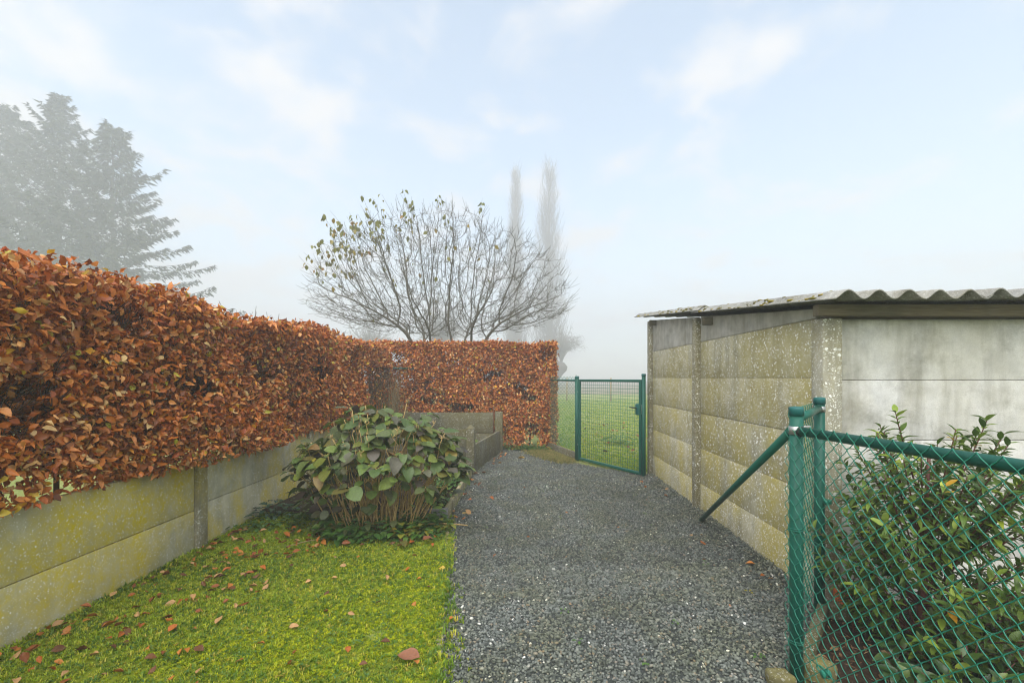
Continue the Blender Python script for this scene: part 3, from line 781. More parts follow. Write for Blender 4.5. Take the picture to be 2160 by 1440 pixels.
hb = thing('beech_hedge', 'clipped rust brown beech hedge across the back beside the green gate', 'hedge', (-1.0, 9.8, 0))
def keep_back(P):
    hole = (np.abs(P[:, 0] - 0.16) < 0.16) & (P[:, 2] < 0.55) & (P[:, 2] > 0.12)
    low = P[:, 2] < 0.13 + 0.10 * np.sin(P[:, 0] * 9)
    return ~(hole & (rng.random(len(P)) < 0.85)) & ~(low & (rng.random(len(P)) < 0.75))
hedge(hb, [((-3.3, 9.5, 0.05), (1, 0, 0), (0, 0, 1), (0, -1, 0), 3.97, 2.19, 9.0),
           ((0.67, 9.5, 0.1), (0, 1, 0), (0, 0, 1), (1, 0, 0), 0.6, 2.14, 1.3),
           ((-3.3, 9.48, 2.25), (1, 0, 0), (0, 1, 0), (0, 0, 1), 3.97, 0.62, 2.2),
           ((-3.3, 10.1, 0.05), (1, 0, 0), (0, 0, 1), (0, 1, 0), 3.97, 2.19, 4.0)], 38000, 1500, 21, keep_back, (0.045, 0.072), 0.05, 300,
      slab_core(-2.4, 0.5, 9.72, 10.0, 0.3, 2.12, 6))
stems(hb, [(x, 9.8 + rng.normal() * 0.05) for x in np.arange(-3.2, 0.6, 0.3)], 1.5, 2.0)
# pale bare shoots in the leafless corner
g = G()
for i in range(240):
    p = np.array((rng.uniform(-3.1, -2.5), rng.uniform(8.6, 9.6), rng.uniform(0.3, 0.8)))
    ln = rng.uniform(0.5, 1.1); dv = unit(np.array((rng.normal() * 0.16, rng.normal() * 0.16, 1)))
    g.tube([p, p + dv * ln * 0.5 + rng.normal(size=3) * 0.02, p + dv * ln], [0.005, 0.004, 0.002], 3, False)
o = g.build('shoots', M['pale_twig'], hb); o['kind'] = 'stuff'
inner = thing('fence_rail', 'green fence rail glimpsed in the bare corner of the hedge', 'fence', (-2.8, 9.35, 1.7))
G().tube([(-3.35, 9.4, 1.70), (-2.3, 9.52, 1.70)], 0.018, 8).build('rail', M['green_pipe'], inner, True)

# ------------------------------------------------------------------ gate and its fence
PR = np.array((1.795, 6.84)); PL = np.array((0.955, 8.25))
gu = (PL - PR) / np.linalg.norm(PL - PR); GL = np.linalg.norm(PL - PR)
def pipe_post(label, xy, z1, r=0.030):
    p = thing('gate_post', label, 'post', (xy[0], xy[1], 0), 'green posts of the garden gate')
    G().tube([(xy[0], xy[1], -0.2), (xy[0], xy[1], z1)], r, 20).build('pole', M['green_pipe'], p, True)
    G().tube([(xy[0], xy[1], z1), (xy[0], xy[1], z1 + 0.012), (xy[0], xy[1], z1 + 0.03), (xy[0], xy[1], z1 + 0.034)], [r + 0.004, r + 0.004, r + 0.002, r * 0.6], 20).build('cap', M['green_cap'], p, True)
    return p
pr = pipe_post('green steel gate post against the shed corner holding the latch', PR, 1.53)
plp = pipe_post('green steel gate post on the hedge side holding the hinges', PL, 1.50, 0.036)
G().tube([(PL[0] - 0.02, PL[1] - 0.04, 1.44), (PL[0] - 0.02, PL[1] - 0.04, 1.56)], 0.004, 5).build('wire_stub', M['green_wire'], plp)

def at_gate(s, z):
    p = PR + gu * s
    return (p[0], p[1], z)
gate = thing('garden_gate', 'green single leaf wire mesh gate with black lever handle', 'gate', (*((PR + PL) / 2), 0))
s0, s1, zb, zt = 0.065, GL - 0.075, 0.055, 1.455
grot = Matrix.Rotation(math.atan2(gu[1], gu[0]), 3, 'Z')
def gate_bar(s_a, s_b, z_a, z_b, name, th=0.042):
    c = at_gate((s_a + s_b) / 2, (z_a + z_b) / 2)
    size = (abs(s_b - s_a) + (th if z_a == z_b else 0), th, abs(z_b - z_a) + (th if s_a == s_b else 0))
    size = tuple(th if q < 1e-6 else q for q in size)
    G().box(c, size, grot).build(name, M['green_pipe'], gate, bevel=0.005)
gate_bar(s0, s0, zb, zt, 'stile'); gate_bar(s1, s1, zb, zt, 'stile')
gate_bar(s0 + 0.043, s1 - 0.043, zb, zb, 'rail'); gate_bar(s0 + 0.043, s1 - 0.043, zt, zt, 'rail')
# welded mesh: every wire its own part
nV = 28
for i in range(1, nV):
    s = s0 + 0.02 + (s1 - s0 - 0.04) * i / nV
    G().tube([at_gate(s, zb + 0.02), at_gate(s, zt - 0.02)], 0.0025, 4).build('wire', M['green_wire'], gate)
nH = int(round((zt - zb - 0.04) / 0.055))
goff = np.array((gu[1], -gu[0])) * 0.0058
for i in range(1, nH):
    z = zb + 0.02 + (zt - zb - 0.04) * i / nH
    a, b = at_gate(s0 + 0.02, z), at_gate(s1 - 0.02, z)
    G().tube([(a[0] + goff[0], a[1] + goff[1], z), (b[0] + goff[0], b[1] + goff[1], z)], 0.0025, 4).build('wire', M['green_wire'], gate)
nrm = np.array((-gu[1], gu[0])); nrm = nrm if nrm[1] < 0 else -nrm       # towards the camera
c = at_gate(s0 + 0.055, 1.02)
lock = G().box(c, (0.075, 0.05, 0.17), grot).build('lock_box', M['green_cap'], gate, bevel=0.012)
hp = np.array(at_gate(s0 + 0.06, 1.045)) + np.array((*(nrm * 0.03), 0)); hq = hp + np.array((*(nrm * 0.03), 0)); hr_ = hq + np.array((*(gu * 0.115), 0.006))
G().tube([hp, hq - np.array((0, 0, 0.0)), hq + np.array((*(gu * 0.02), 0)), hr_], [0.009, 0.009, 0.010, 0.008], 8).build('handle', M['black'], lock, True)
for dz in (-0.06, 0.07):
    a = at_gate(0.03, 1.02 + dz)
    G().box(a, (0.075, 0.016, 0.014), grot).build('latch_strap', M['steel'], gate, bevel=0.002)
G().box(at_gate(0.034, 1.025), (0.012, 0.02, 0.125), grot).build('latch_plate', M['steel'], gate, bevel=0.002)
for z in (0.3, 1.25):
    G().box(at_gate(GL - 0.045, z), (0.06, 0.02, 0.03), grot).build('hinge', M['steel'], gate, bevel=0.003)
G().tube([(PL[0], PL[1], 1.465), tuple(np.array((*PL, 1.465)) - np.array((*(gu * 0.07), 0)))], 0.008, 6).build('hinge_pin', M['steel'], gate, True)

def wire_path(zb_, zt_, n, half, thick, ph=0.0):
    """flattened helix of one chain-link wire: returns (u, w, z)"""
    t = np.linspace(0, n * 2 * np.pi, n * 12 + 1)
    u = half * (2 / np.pi) * np.arcsin(0.99 * np.cos(t + ph))
    w = thick * np.sin(t + ph)
    z = zt_ - (zt_ - zb_) * t / t[-1]
    return u, w, z
def chain_link(root, A, B, zb_, zt_, pitch=0.071, r=0.0019, sides=5):
    """wires along A->B (xy), each wire a part sharing one mesh"""
    A, B = np.array(A, float), np.array(B, float)
    L = np.linalg.norm(B - A); d = (B - A) / L; nn = np.array((-d[1], d[0]))
    n = int(round((zt_ - zb_) / pitch))
    # neighbouring wires are half a turn apart, so that their bends hook into each other
    mes = []
    for ph in (0.0, np.pi):
        u, w, z = wire_path(zb_, zt_, n, pitch / 4 + 0.0012, 0.0045, ph)
        P = np.stack([d[0] * u + nn[0] * w, d[1] * u + nn[1] * w, z], -1)
        mes.append(G().tube(P, r, sides).mesh('wire', M['green_wire'], True))
    org = parent_origin(root)
    k = int(L / (pitch / 2))
    for i in range(k + 1):
        p = A + d * (i * pitch / 2)
        o = bpy.data.objects.new('wire', mes[i % 2]); o.parent = root
        o.location = Vector((p[0], p[1], 0)) - org
        COL.objects.link(o)
sf = thing('chain_link_fence', 'short green chain link fence stretch between the hedge end and the gate', 'fence', (0.75, 8.7, 0))
SE = np.array((0.55, 9.45))
G().tube([(PL[0], PL[1], 1.455), (SE[0], SE[1], 1.455)], 0.019, 10).build('rail', M['green_pipe'], sf, True)
chain_link(sf, SE, PL - np.array((-0.0, 0.03)), 0.18, 1.53, 0.071, 0.0026, 3)
sdv = PL - SE; sr = Matrix.Rotation(math.atan2(sdv[1], sdv[0]), 3, 'Z')
kc = (SE + PL) / 2
su = sdv / np.linalg.norm(sdv); kc = kc - su * 0.26
G().box((kc[0], kc[1], 0.05), (np.linalg.norm(sdv) + 0.44, 0.05, 0.20), sr).build('kerb_board', M['bed'], sf, bevel=0.006)

# ------------------------------------------------------------------ corner fence on the right
PA = np.array((1.327, 2.22)); PB = np.array((1.835, 2.83)); PC = np.array((1.327 + 0.085 * 2.5, 2.22 - 2.5))
fr = thing('chain_link_fence', 'green chain link fence with thick top rail in front of the laurel bush', 'fence', (PA[0], PA[1], 0))
def fence_post(root, xy, z1, r=0.030, lab=None):
    G().tube([(xy[0], xy[1], -0.15), (xy[0], xy[1], z1)], r, 24).build('post', M['green_pipe'], root, True)
    G().tube([(xy[0], xy[1], z1 - 0.035), (xy[0], xy[1], z1 - 0.001), (xy[0], xy[1], z1 + 0.006), (xy[0], xy[1], z1 + 0.009)], [r + 0.0035, r + 0.0035, r + 0.001, r * 0.5], 24).build('post_cap', M['green_cap'], root, True)
fence_post(fr, PA, 1.352)
fence_post(fr, PC, 1.352)
G().tube([(PA[0], PA[1], 1.225), (PA[0], PA[1], 1.265)], 0.0335, 24).build('clamp', M['steel'], fr, True)
G().box((PA[0] + 0.045, PA[1] - 0.01, 1.262), (0.035, 0.012, 0.012)).build('clamp_bolt', M['steel'], fr, bevel=0.002)
dr = (PC - PA) / np.linalg.norm(PC - PA)
ra = PA + dr * 0.034
G().tube([(ra[0], ra[1], 1.243), (PC[0], PC[1], 1.26)], 0.0215, 18).build('rail', M['green_pipe'], fr, True)
G().tube([(PA[0] + dr[0] * 0.03, PA[1] + dr[1] * 0.03, 1.243), (PA[0] + dr[0] * 0.042, PA[1] + dr[1] * 0.042, 1.243)], 0.024, 14).build('rail_cap', M['black'], fr, True)
bq = np.array((1.84, 4.80))
G().tube([(PA[0] - 0.008, PA[1] + 0.035, 1.235), (bq[0], bq[1], -0.02)], 0.0215, 14).build('brace', M['green_pipe'], fr, True)
side_off = np.array((dr[1], -dr[0])) * -1
side_off = side_off if side_off[0] < 0 else -side_off
fo = side_off * 0.026
chain_link(fr, PA + fo - dr * 0.03, PC + fo, 0.06, 1.275, 0.071, 0.00185, 6)
for z, sag in ((0.745, 0.0), (0.20, 0.0)):
    a, b = PA + side_off * 0.022, PC + side_off * 0.022
    G().tube([(a[0], a[1], z + 0.012), (b[0], b[1], z - 0.02)], 0.0019, 6).build('tension_wire', M['green_wire'], fr, True)
    th = np.linspace(0, 4 * np.pi, 30)                              # wrapped round the post
    G().tube(np.stack([PA[0] + 0.033 * np.cos(th), PA[1] + 0.033 * np.sin(th), z + 0.01 + th * 0.0016], -1), 0.0018, 5).build('wire_wrap', M['green_wire'], fr, True)
def tensioner(root, p, dirn):
    p = np.array(p); dirn = unit(np.array(dirn, float))
    sd = np.cross(dirn, (0, 0, 1.0))
    G().tube([p + sd * -0.016, p + sd * -0.012, p + sd * -0.0119, p + sd * 0.0119, p + sd * 0.012, p + sd * 0.016], [0.017, 0.017, 0.009, 0.009, 0.017, 0.017], 12).build('tensioner', M['green_wire'], root, True)
    th = np.linspace(0.3, 2 * np.pi - 0.3, 18)
    U = np.stack([dirn[0] * np.cos(th) * 0.04, dirn[1] * np.cos(th) * 0.04, 0.016 * np.sin(th)], -1) + p - dirn * 0.015
    G().tube(U, 0.0035, 5).build('tensioner', M['green_wire'], root, True)
tensioner(fr, (PA[0] + dr[0] * 0.22 + side_off[0] * 0.02, PA[1] + dr[1] * 0.22, 0.20), (dr[0], dr[1], 0))

fs = thing('chain_link_fence', 'short green chain link return between the corner post and the shed corner', 'fence', (PB[0], PB[1], 0))
fence_post(fs, PB, 1.372)
G().tube([(PA[0] + 0.02, PA[1] + 0.025, 1.298), (PB[0] - 0.02, PB[1] - 0.024, 1.31)], 0.021, 16).build('rail', M['green_pipe'], fs, True)
G().tube([(PB[0], PB[1], 1.29), (PB[0], PB[1], 1.325)], 0.0335, 20).build('clamp', M['steel'], fs, True)
ds_ = (PB - PA) / np.linalg.norm(PB - PA); so = np.array((-ds_[1], ds_[0])) * 0.03
chain_link(fs, PA + so, PB + so - ds_ * 0.03, 0.16, 1.345, 0.071, 0.00185, 5)
tensioner(fs, (PB[0] + 0.01, PB[1] - 0.06, 0.745), (dr[0], dr[1], 0))
G().tube([(PA[0] + 0.04, PA[1] + 0.09, 1.30), (PA[0] + 0.05, PA[1] + 0.14, 1.345)], 0.010, 8).build('bar_end', M['black'], fs, True)
pk = thing('plinth', 'mossy concrete plinth under the short fence return', 'plinth', (1.6, 2.55, 0))
m = (PA + PB) / 2
pr_ = Matrix.Rotation(math.atan2(ds_[1], ds_[0]), 3, 'Z')
G().box((m[0] + 0.03, m[1] - 0.0, 0.04), (0.70, 0.055, 0.15), pr_).build('board', M['plinth'], pk, bevel=0.004)
G().box((PB[0] + 0.09, PB[1] - 0.03, 0.04), (0.12, 0.09, 0.15)).build('block', M['plinth'], pk, bevel=0.005)

def rough_stone(name, label, c, size, seed, mat):
    r = np.random.default_rng(seed); w = waves(seed, 9, 3.0, 22.0)
    n = 14; U = np.linspace(-1, 1, n); V, F = [], []
    for ax in range(3):                                   # a cube of six grids pushed to a blocky lump
        for sg in (-1, 1):
            k = len(V)
            for i in U:
                for j in U:
                    p = np.zeros(3); p[ax] = sg; p[(ax + 1) % 3] = i; p[(ax + 2) % 3] = j
                    p = p / (np.abs(p) ** 5).sum() ** 0.2
                    V.append(p)
            for i in range(n - 1):
                for j in range(n - 1):
                    q = k + i * n + j
                    F.append((q, q + n, q + n + 1, q + 1) if sg > 0 else (q, q + 1, q + n + 1, q + n))
    V = np.array(V) * np.array(size); V = V * (1 + 0.16 * w(V * 1.0 + seed))[:, None]
    V[:, 2] += V[:, 0] * r.uniform(-0.2, 0.2)
    o = G().add(V + np.array(c), F).build(name, mat, None, True)
    return tag(o, label, 'stone')
rough_stone('footing_stone', 'mossy lump of concrete at the foot of the corner post on the gravel side', (PA[0] - 0.085, PA[1] - 0.01, 0.03), (0.055, 0.05, 0.05), 61, M['stone'])
rough_stone('footing_stone', 'yellow mossy lump of concrete inside the fence beside the corner post', (PA[0] + 0.105, PA[1] + 0.01, 0.055), (0.065, 0.05, 0.065), 62, M['stone'])

# the broken orange hollow brick
bk = thing('hollow_brick', 'broken orange hollow brick lying against the shed behind the laurel', 'brick', (2.02, 2.80, 0.08))
bx, by, bz = 1.945, 2.78, 0.045
G().span((bx, by, bz), (bx + 0.10, by + 0.09, bz + 0.135)).build('brick_body', M['brick'], bk, bevel=0.006)
for k in range(3):
    z0 = bz + 0.012 + 0.044 * k
    G().span((bx + 0.104, by + 0.005, z0), (bx + 0.19 - 0.03 * k, by + 0.02, z0 + 0.03)).build('rib', M['brick'], bk, bevel=0.003)
    G().span((bx + 0.104, by + 0.05, z0), (bx + 0.215 - 0.035 * k, by + 0.065, z0 + 0.026)).build('rib', M['brick'], bk, bevel=0.003)

# ------------------------------------------------------------------ hydrangea
def bez(a, b, c, n=7):
    t = np.linspace(0, 1, n)[:, None]
    return (1 - t) ** 2 * np.array(a) + 2 * t * (1 - t) * np.array(b) + t * t * np.array(c)
hy = thing('hydrangea', 'large hydrangea bush with drooping dark purple green leaves on tan stems', 'shrub', (-1.45, 4.62, 0))
HC = np.array((-1.45, 4.60, 0.0))
LOC, MX, VAR = [], [], []
n_st = 135
for i in range(n_st):
    az_ = rng.uniform(0, 2 * np.pi)
    lean = math.sqrt(rng.random())                       # 0 upright, 1 far out
    if i % 3 == 0: az_ = -math.pi / 2 + rng.normal() * 0.9    # more towards the front
    rx, ry, h = 0.87, 0.64, 1.27
    tip = HC + np.array((rx * lean * math.cos(az_), ry * lean * math.sin(az_), h * math.sqrt(max(0.0, 1 - (lean * 0.88) ** 2)) * rng.uniform(0.80, 1.0)))
    base = HC + np.array((0.38 * lean * math.cos(az_) + rng.normal() * 0.08, 0.22 * lean * math.sin(az_) + rng.normal() * 0.06, 0.0))
    mid = base * 0.45 + tip * 0.55 + np.array((0, 0, 0.16)) + rng.normal(size=3) * 0.03
    P = bez(base, mid, tip, 8)
    bare = i % 6 == 0
    if bare:
        P = P + np.linspace(0, 1, 8)[:, None] * np.array((0, -0.03, 0.05))
    P[1:-1] += rng.normal(size=(6, 3)) * 0.012
    G().tube(P, np.linspace(1, 0.55, 8) * rng.uniform(0.0045, 0.0085), 6).build('stem', M['hstem'], hy, True)
    if bare and lean < 0.8:
        for q in range(3):
            dv = unit(np.array((rng.normal() * 0.6, rng.normal() * 0.6, 1)))
            G().tube([P[-1], P[-1] + dv * 0.04], [0.004, 0.002], 5).build('stem', M['hstem'], hy, True)
        continue
    ta = rng.uniform(0, 6.28)
    for lev, (pt, nl) in enumerate(((P[-1], 2), (P[-1] * 0.7 + P[-2] * 0.3, 2), (P[-2] * 0.8 + P[-3] * 0.2, 2 if i % 4 == 1 else 0))):
        for q in range(nl):
            a = ta + lev * 1.57 + q * math.pi + rng.normal() * 0.25
            out = unit(np.array((pt[0] - HC[0], pt[1] - HC[1], 0.0)))
            dv = np.array((math.cos(a), math.sin(a), 0)) + out * 0.5 + np.array((0, 0, rng.uniform(-0.7, 0.45)))
            L = rng.choice((0.08, 0.115, 0.14, 0.165)) * rng.uniform(0.88, 1.1)
            LOC.append(pt + dv * 0.012); VAR.append(rng.random())
            MX.append((dv, np.array((0, 0, 1.0)) + out * 0.45 + rng.normal(size=3) * 0.18, L))
    if lean > 0.45 and (i % 3 == 1 or math.cos(az_) < -0.5):                        # a lower pair, greener and inside
        pt = P[int(rng.integers(2, 6))]
        for q in range(2):
            a = ta + q * math.pi
            dv = np.array((math.cos(a), math.sin(a), rng.uniform(-0.5, 0.1)))
            LOC.append(pt); VAR.append(rng.uniform(0.0, 0.3)); MX.append((dv, np.array((0, 0, 1.0)) + rng.normal(size=3) * 0.25, rng.uniform(0.09, 0.14)))
for i in range(150):                                      # low leaves, most on the wall side
    a = rng.normal(math.pi, 0.9) if i % 3 else rng.uniform(0, 6.28)
    rr = rng.uniform(0.55, 0.95)
    pt = HC + np.array((0.88 * rr * math.cos(a), 0.62 * rr * math.sin(a) , rng.uniform(0.12, 0.72)))
    dv = np.array((math.cos(a), math.sin(a), rng.uniform(-0.6, 0.1))) + rng.normal(size=3) * 0.3
    LOC.append(pt); VAR.append(rng.uniform(0.0, 0.36) if i % 6 else rng.uniform(0.75, 0.99)); MX.append((dv, np.array((0, 0, 1.0)) + rng.normal(size=3) * 0.3, rng.uniform(0.07, 0.14)))
Mh = frames(np.array([m_[0] for m_ in MX]), np.array([m_[1] for m_ in MX])) * np.array([m_[2] for m_ in MX])[:, None, None]
tm = [leaf_template(1, 0.74, 0.07, 0.25, 6, 0.016, 0.62), leaf_template(1, 0.68, 0.14, 0.42, 6, 0.022, 0.65), leaf_template(1, 0.80, 0.04, 0.15, 6, 0.022, 0.62), leaf_template(1, 0.70, 0.20, 0.55, 6, -0.024, 0.65)]
put_leaves(hy, 'leaf', None, tm, Mh, np.array(LOC), np.array(VAR), 300, M['hydra'], rest='foliage')

# ------------------------------------------------------------------ laurel bush and small plants in the right bed
def leafy_bush(root, base, trunk_top, tips, leaf_len, leaf_mat_, stem_mat, tmpls, per=16, n_single=300, droop=0.35, trunk_r=0.018, start=0.3):
    base = np.array(base, float); tt = np.array(trunk_top, float)
    tr = bez(base, (base + tt) / 2 + rng.normal(size=3) * 0.03, tt, 8)
    G().tube(tr, np.linspace(trunk_r, trunk_r * 0.35, 8), 8).build('trunk', stem_mat, root, True)
    LOC, DY, DN, LL, VAR = [], [], [], [], []
    for tip in tips:
        tip = np.array(tip, float)
        f = np.clip((tip[2] - base[2]) / max(tt[2] - base[2], 0.1) * 0.72 - 0.12, 0.08, 0.97)
        j = int(f * 7)
        st = tr[j]
        P = bez(st, st * 0.4 + tip * 0.6 + np.array((0, 0, -0.06)), tip, 9)
        G().tube(P, np.linspace(0.0055, 0.0022, 9), 5).build('branch', stem_mat, root, True)
        ln = np.linalg.norm(tip - st)
        n = max(6, int(per * (0.5 + ln)))
        for k in range(n):
            t = start + (1 - start) * (k + rng.random()) / n
            q = t * 8; i0 = min(int(q), 7); fr_ = q - i0
            p = P[i0] * (1 - fr_) + P[i0 + 1] * fr_
            ax = unit(P[i0 + 1] - P[i0])
            a = k * 2.4 + rng.normal() * 0.2
            s1_ = unit(np.cross(ax, np.array((0.3, 0.2, 1.0)))); s2_ = np.cross(ax, s1_)
            dv = ax * (0.35 + 0.7 * t) + (s1_ * math.cos(a) + s2_ * math.sin(a)) + np.array((0, 0, -droop * 0.4))
            LOC.append(p); DY.append(dv); DN.append(np.array((0, 0, 1.0)) + ax * 0.4 + rng.normal(size=3) * 0.2)
            LL.append(rng.uniform(*leaf_len))
            VAR.append(np.clip(0.8 * rng.random() ** 1.2 + (0.22 if t > 0.86 and rng.random() < 0.5 else 0.0), 0, 0.999))
    Mx = frames(np.array(DY), np.array(DN)) * np.array(LL)[:, None, None]
    put_leaves(root, 'leaf', None, tmpls, Mx, np.array(LOC), np.array(VAR), n_single, leaf_mat_, rest='foliage')

lau = thing('laurel_bush', 'tall portuguese laurel bush with red stems growing against the shed wall', 'shrub', (2.06, 2.38, 0.0))
tips = []
LC = np.array((2.15, 2.38))
for i in range(125):
    z = rng.uniform(0.20, 1.24)
    rr = np.interp(z, [0.15, 0.5, 0.95, 1.25], [0.44, 0.58, 0.54, 0.30]) * rng.uniform(0.55, 1.0)
    a = rng.uniform(0, 6.28)
    p = (max(LC[0] + rr * math.cos(a) * 1.05, 1.74 + 0.06 * math.sin(i)), min(LC[1] + rr * math.sin(a), 2.90), z)
    tips.append(p)
tips += [(1.915, 2.35, 1.33), (1.86, 2.3, 1.12), (2.34, 2.30, 1.29), (2.20, 2.32, 1.24), (2.40, 2.25, 1.18), (1.75, 2.35, 0.92), (1.73, 2.4, 0.75), (2.05, 2.2, 1.12)]
tml = [leaf_template(1, 0.38, 0.22, 0.30, 4, 0.0, 0.9), leaf_template(1, 0.30, 0.35, 0.55, 4, 0.0, 0.9), leaf_template(1, 0.38, 0.12, 0.18, 4, 0.015, 0.9)]
leafy_bush(lau, (2.06, 2.38, 0.0), (2.10, 2.36, 1.12), tips, (0.048, 0.082), M['laurel'], M['rstem'], tml, per=32, n_single=300, trunk_r=0.020)

low = thing('low_laurel', 'low dark laurel sprawling at the foot of the fence under the tall bush', 'shrub', (1.98, 2.02, 0.03))
tips = [(1.98 + 0.36 * math.cos(a) * r_, 2.05 + 0.26 * math.sin(a) * r_, 0.10 + 0.26 * (1 - r_ * 0.6) * rng.uniform(0.7, 1.1)) for a, r_ in zip(np.linspace(0, 18, 26), np.sqrt(rng.random(26)))]
tmw = [leaf_template(1, 0.44, 0.22, 0.25, 4, 0.0, 0.9), leaf_template(1, 0.40, 0.12, 0.4, 4, 0.015, 0.9)]
leafy_bush(low, (1.98, 2.05, 0.02), (1.99, 2.05, 0.3), tips, (0.06, 0.10), M['low_laurel'], M['rstem'], tmw, per=18, n_single=200, trunk_r=0.01, start=0.2)

sap = thing('seedling', 'small yellow green seedling beside the plinth in front of the shed corner', 'plant', (1.90, 2.62, 0.03))
tips = [(1.90 + rng.normal() * 0.07, 2.60 + rng.normal() * 0.05, rng.uniform(0.22, 0.42)) for k in range(7)]
leafy_bush(sap, (1.90, 2.62, 0.03), (1.90, 2.61, 0.40), tips, (0.05, 0.075), M['weed'], M['rstem'], tmw, per=11, n_single=120, trunk_r=0.006)

# litter on the bed soil
n = 1500
d = rng.uniform(0.9, 2.9, n); x = rng.uniform(1.42, 2.9, n)
keep_ = x > np.interp(d, [0, 2.2, 2.9], [1.45, 1.40, 1.93])
d, x = d[keep_], x[keep_]; n = len(d)
Y = rand_dirs(n); Y[:, 2] *= 0.15
ln = rng.uniform(0.015, 0.075, n)
Mx = frames(Y, np.array([0, 0, 1.0]) + rng.normal(size=(n, 3)) * 0.3)
Mx = Mx * ln[:, None, None]
tW, tF = leaf_template(1, 0.10, 0.4, 0.1, 2); tX, tG = leaf_template(1, 0.5, 0.2, 0.2, 2)
g = G(); h = n * 3 // 4
loc = np.stack([x, d, 0.065 + 0.025 * soilw(np.stack([x, d, 0 * x], -1)) + rng.uniform(0, 0.012, n)], -1)
g.scatter((tW, tF), Mx[:h], loc[:h], rng.random(h)); g.scatter((tX, tG), Mx[h:] * 0.7, loc[h:], rng.random(n - h) * 0.8)
g.build('soil_litter', M['straw'])['kind'] = 'stuff'

# ------------------------------------------------------------------ grass, moss, ground cover (stuff)
def blade_tuft(seed, nb=6, h=1.0, spread=0.5, w=0.07):
    r = np.random.default_rng(seed); V, F = [], []
    for b in range(nb):
        a = r.uniform(0, 6.28); l = r.uniform(0.55, 1.0) * h; sp = r.uniform(0.2, 1.0) * spread
        o = np.array((r.normal() * 0.12, r.normal() * 0.12, -0.1)); dv = np.array((math.cos(a), math.sin(a), 0)); sd = np.array((-dv[1], dv[0], 0)) * w
        p1 = o + dv * sp * 0.4 * l + np.array((0, 0, 0.65 * l)); p2 = o + dv * sp * l * 1.1 + np.array((0, 0, l * (1 - 0.35 * sp)))
        k = len(V)
        V += [o - sd, o + sd, p1 - sd * 0.7, p1 + sd * 0.7, p2]
        F += [(k, k + 1, k + 3), (k, k + 3, k + 2), (k + 2, k + 3, k + 4)]
    return np.array(V), np.array(F)
def scatter_tufts(name, x, d, h, mat, var, z=0.0, nb=6, spread=0.6, w=0.07, kinds=4):
    n = len(x); g = G()
    a = rng.uniform(0, 6.28, n); c, s_ = np.cos(a), np.sin(a); o_ = np.zeros(n); l_ = np.ones(n)
    Mx = np.stack([np.stack([c, -s_, o_], -1), np.stack([s_, c, o_], -1), np.stack([o_, o_, l_], -1)], 1) * h[:, None, None]
    loc = np.stack([x, d, np.full(n, z) if np.isscalar(z) else z], -1)
    for k in range(kinds):
        m_ = np.arange(n) % kinds == k
        g.scatter(blade_tuft(300 + k, nb, 1.0, spread, w), Mx[m_], loc[m_], var[m_])
    o = g.build(name, mat, None, True); o['kind'] = 'stuff'
    return o
mossw = waves(33, 7, 0.5, 4.0)
def lawn_pts(n, d0, d1, fringe=0.07):
    d = rng.uniform(d0, d1, n); x = rng.uniform(-2.84, -0.2, n)
    ok = (x < edge_left(d) + fringe * (1 + 1.2 * (d < 3.3)) * rng.random(n) ** 1.6)
    d, x = d[ok], x[ok]
    P = np.stack([x, d, 0 * x], -1)
    mo = 1.15 * mossw(P * np.array([1.7, 1.7, 1])) + 0.9 * np.clip((x + 1.9) / 1.0, -0.9, 0.7) - 0.75 * np.clip((d - 2.9) / 1.0, 0, 1.4)
    return x, d, mo
x, d, mo = lawn_pts(64000, 1.7, 4.9)
ok = rng.random(len(x)) < np.clip(0.95 - 0.45 * mo, 0.4, 1)
x, d, mo = x[ok], d[ok], mo[ok]
near_edge = np.clip(1 - (edge_left(d) - x) / 0.10, 0, 1); near_wall = np.clip(1 - (x + 2.84) / 0.12, 0, 1)
h = (0.011 + 0.030 * rng.random(len(x)) ** 2) * (1 + 0.7 * near_edge * rng.random(len(x)) + 1.0 * near_wall)
var = np.clip(rng.normal(0.36, 0.17, len(x)) + 0.15 * mo + 0.22 * near_edge * (rng.random(len(x)) < 0.5), 0, 0.999)
scatter_tufts('grass', x, d, h, M['grass'], var, 0.012 + 0.014 * bumps(np.stack([x, d, 0 * x], -1)), 5, 0.8, 0.085)
x, d, mo = lawn_pts(42000, 1.7, 4.6, 0.0)
ok = rng.random(len(x)) < np.clip(mo * 1.6 - 0.05, 0.0, 1)
x, d, mo = x[ok], d[ok], mo[ok]
scatter_tufts('moss', x, d, rng.uniform(0.007, 0.022, len(x)), M['moss'], np.clip(rng.normal(0.5, 0.22, len(x)), 0, 0.999), 0.016 + 0.014 * bumps(np.stack([x, d, 0 * x], -1)), 7, 1.3, 0.13)
# verge in front of the gate fence
n = 4200
t = rng.random(n); base_ = SE[None] * (1 - t[:, None]) + PL[None] * t[:, None]
x = base_[:, 0] - 0.08 - rng.random(n) ** 1.5 * np.interp(t, [0, 1], [0.5, 0.28]) + 0.1 * rng.normal(size=n) * 0.4; d = base_[:, 1] - 0.05 - 0.38 * rng.random(n) ** 1.3
scatter_tufts('verge_grass', x, d, rng.uniform(0.03, 0.085, n), M['dry_grass'], rng.random(n), 0.01, 6, 0.9, 0.05)
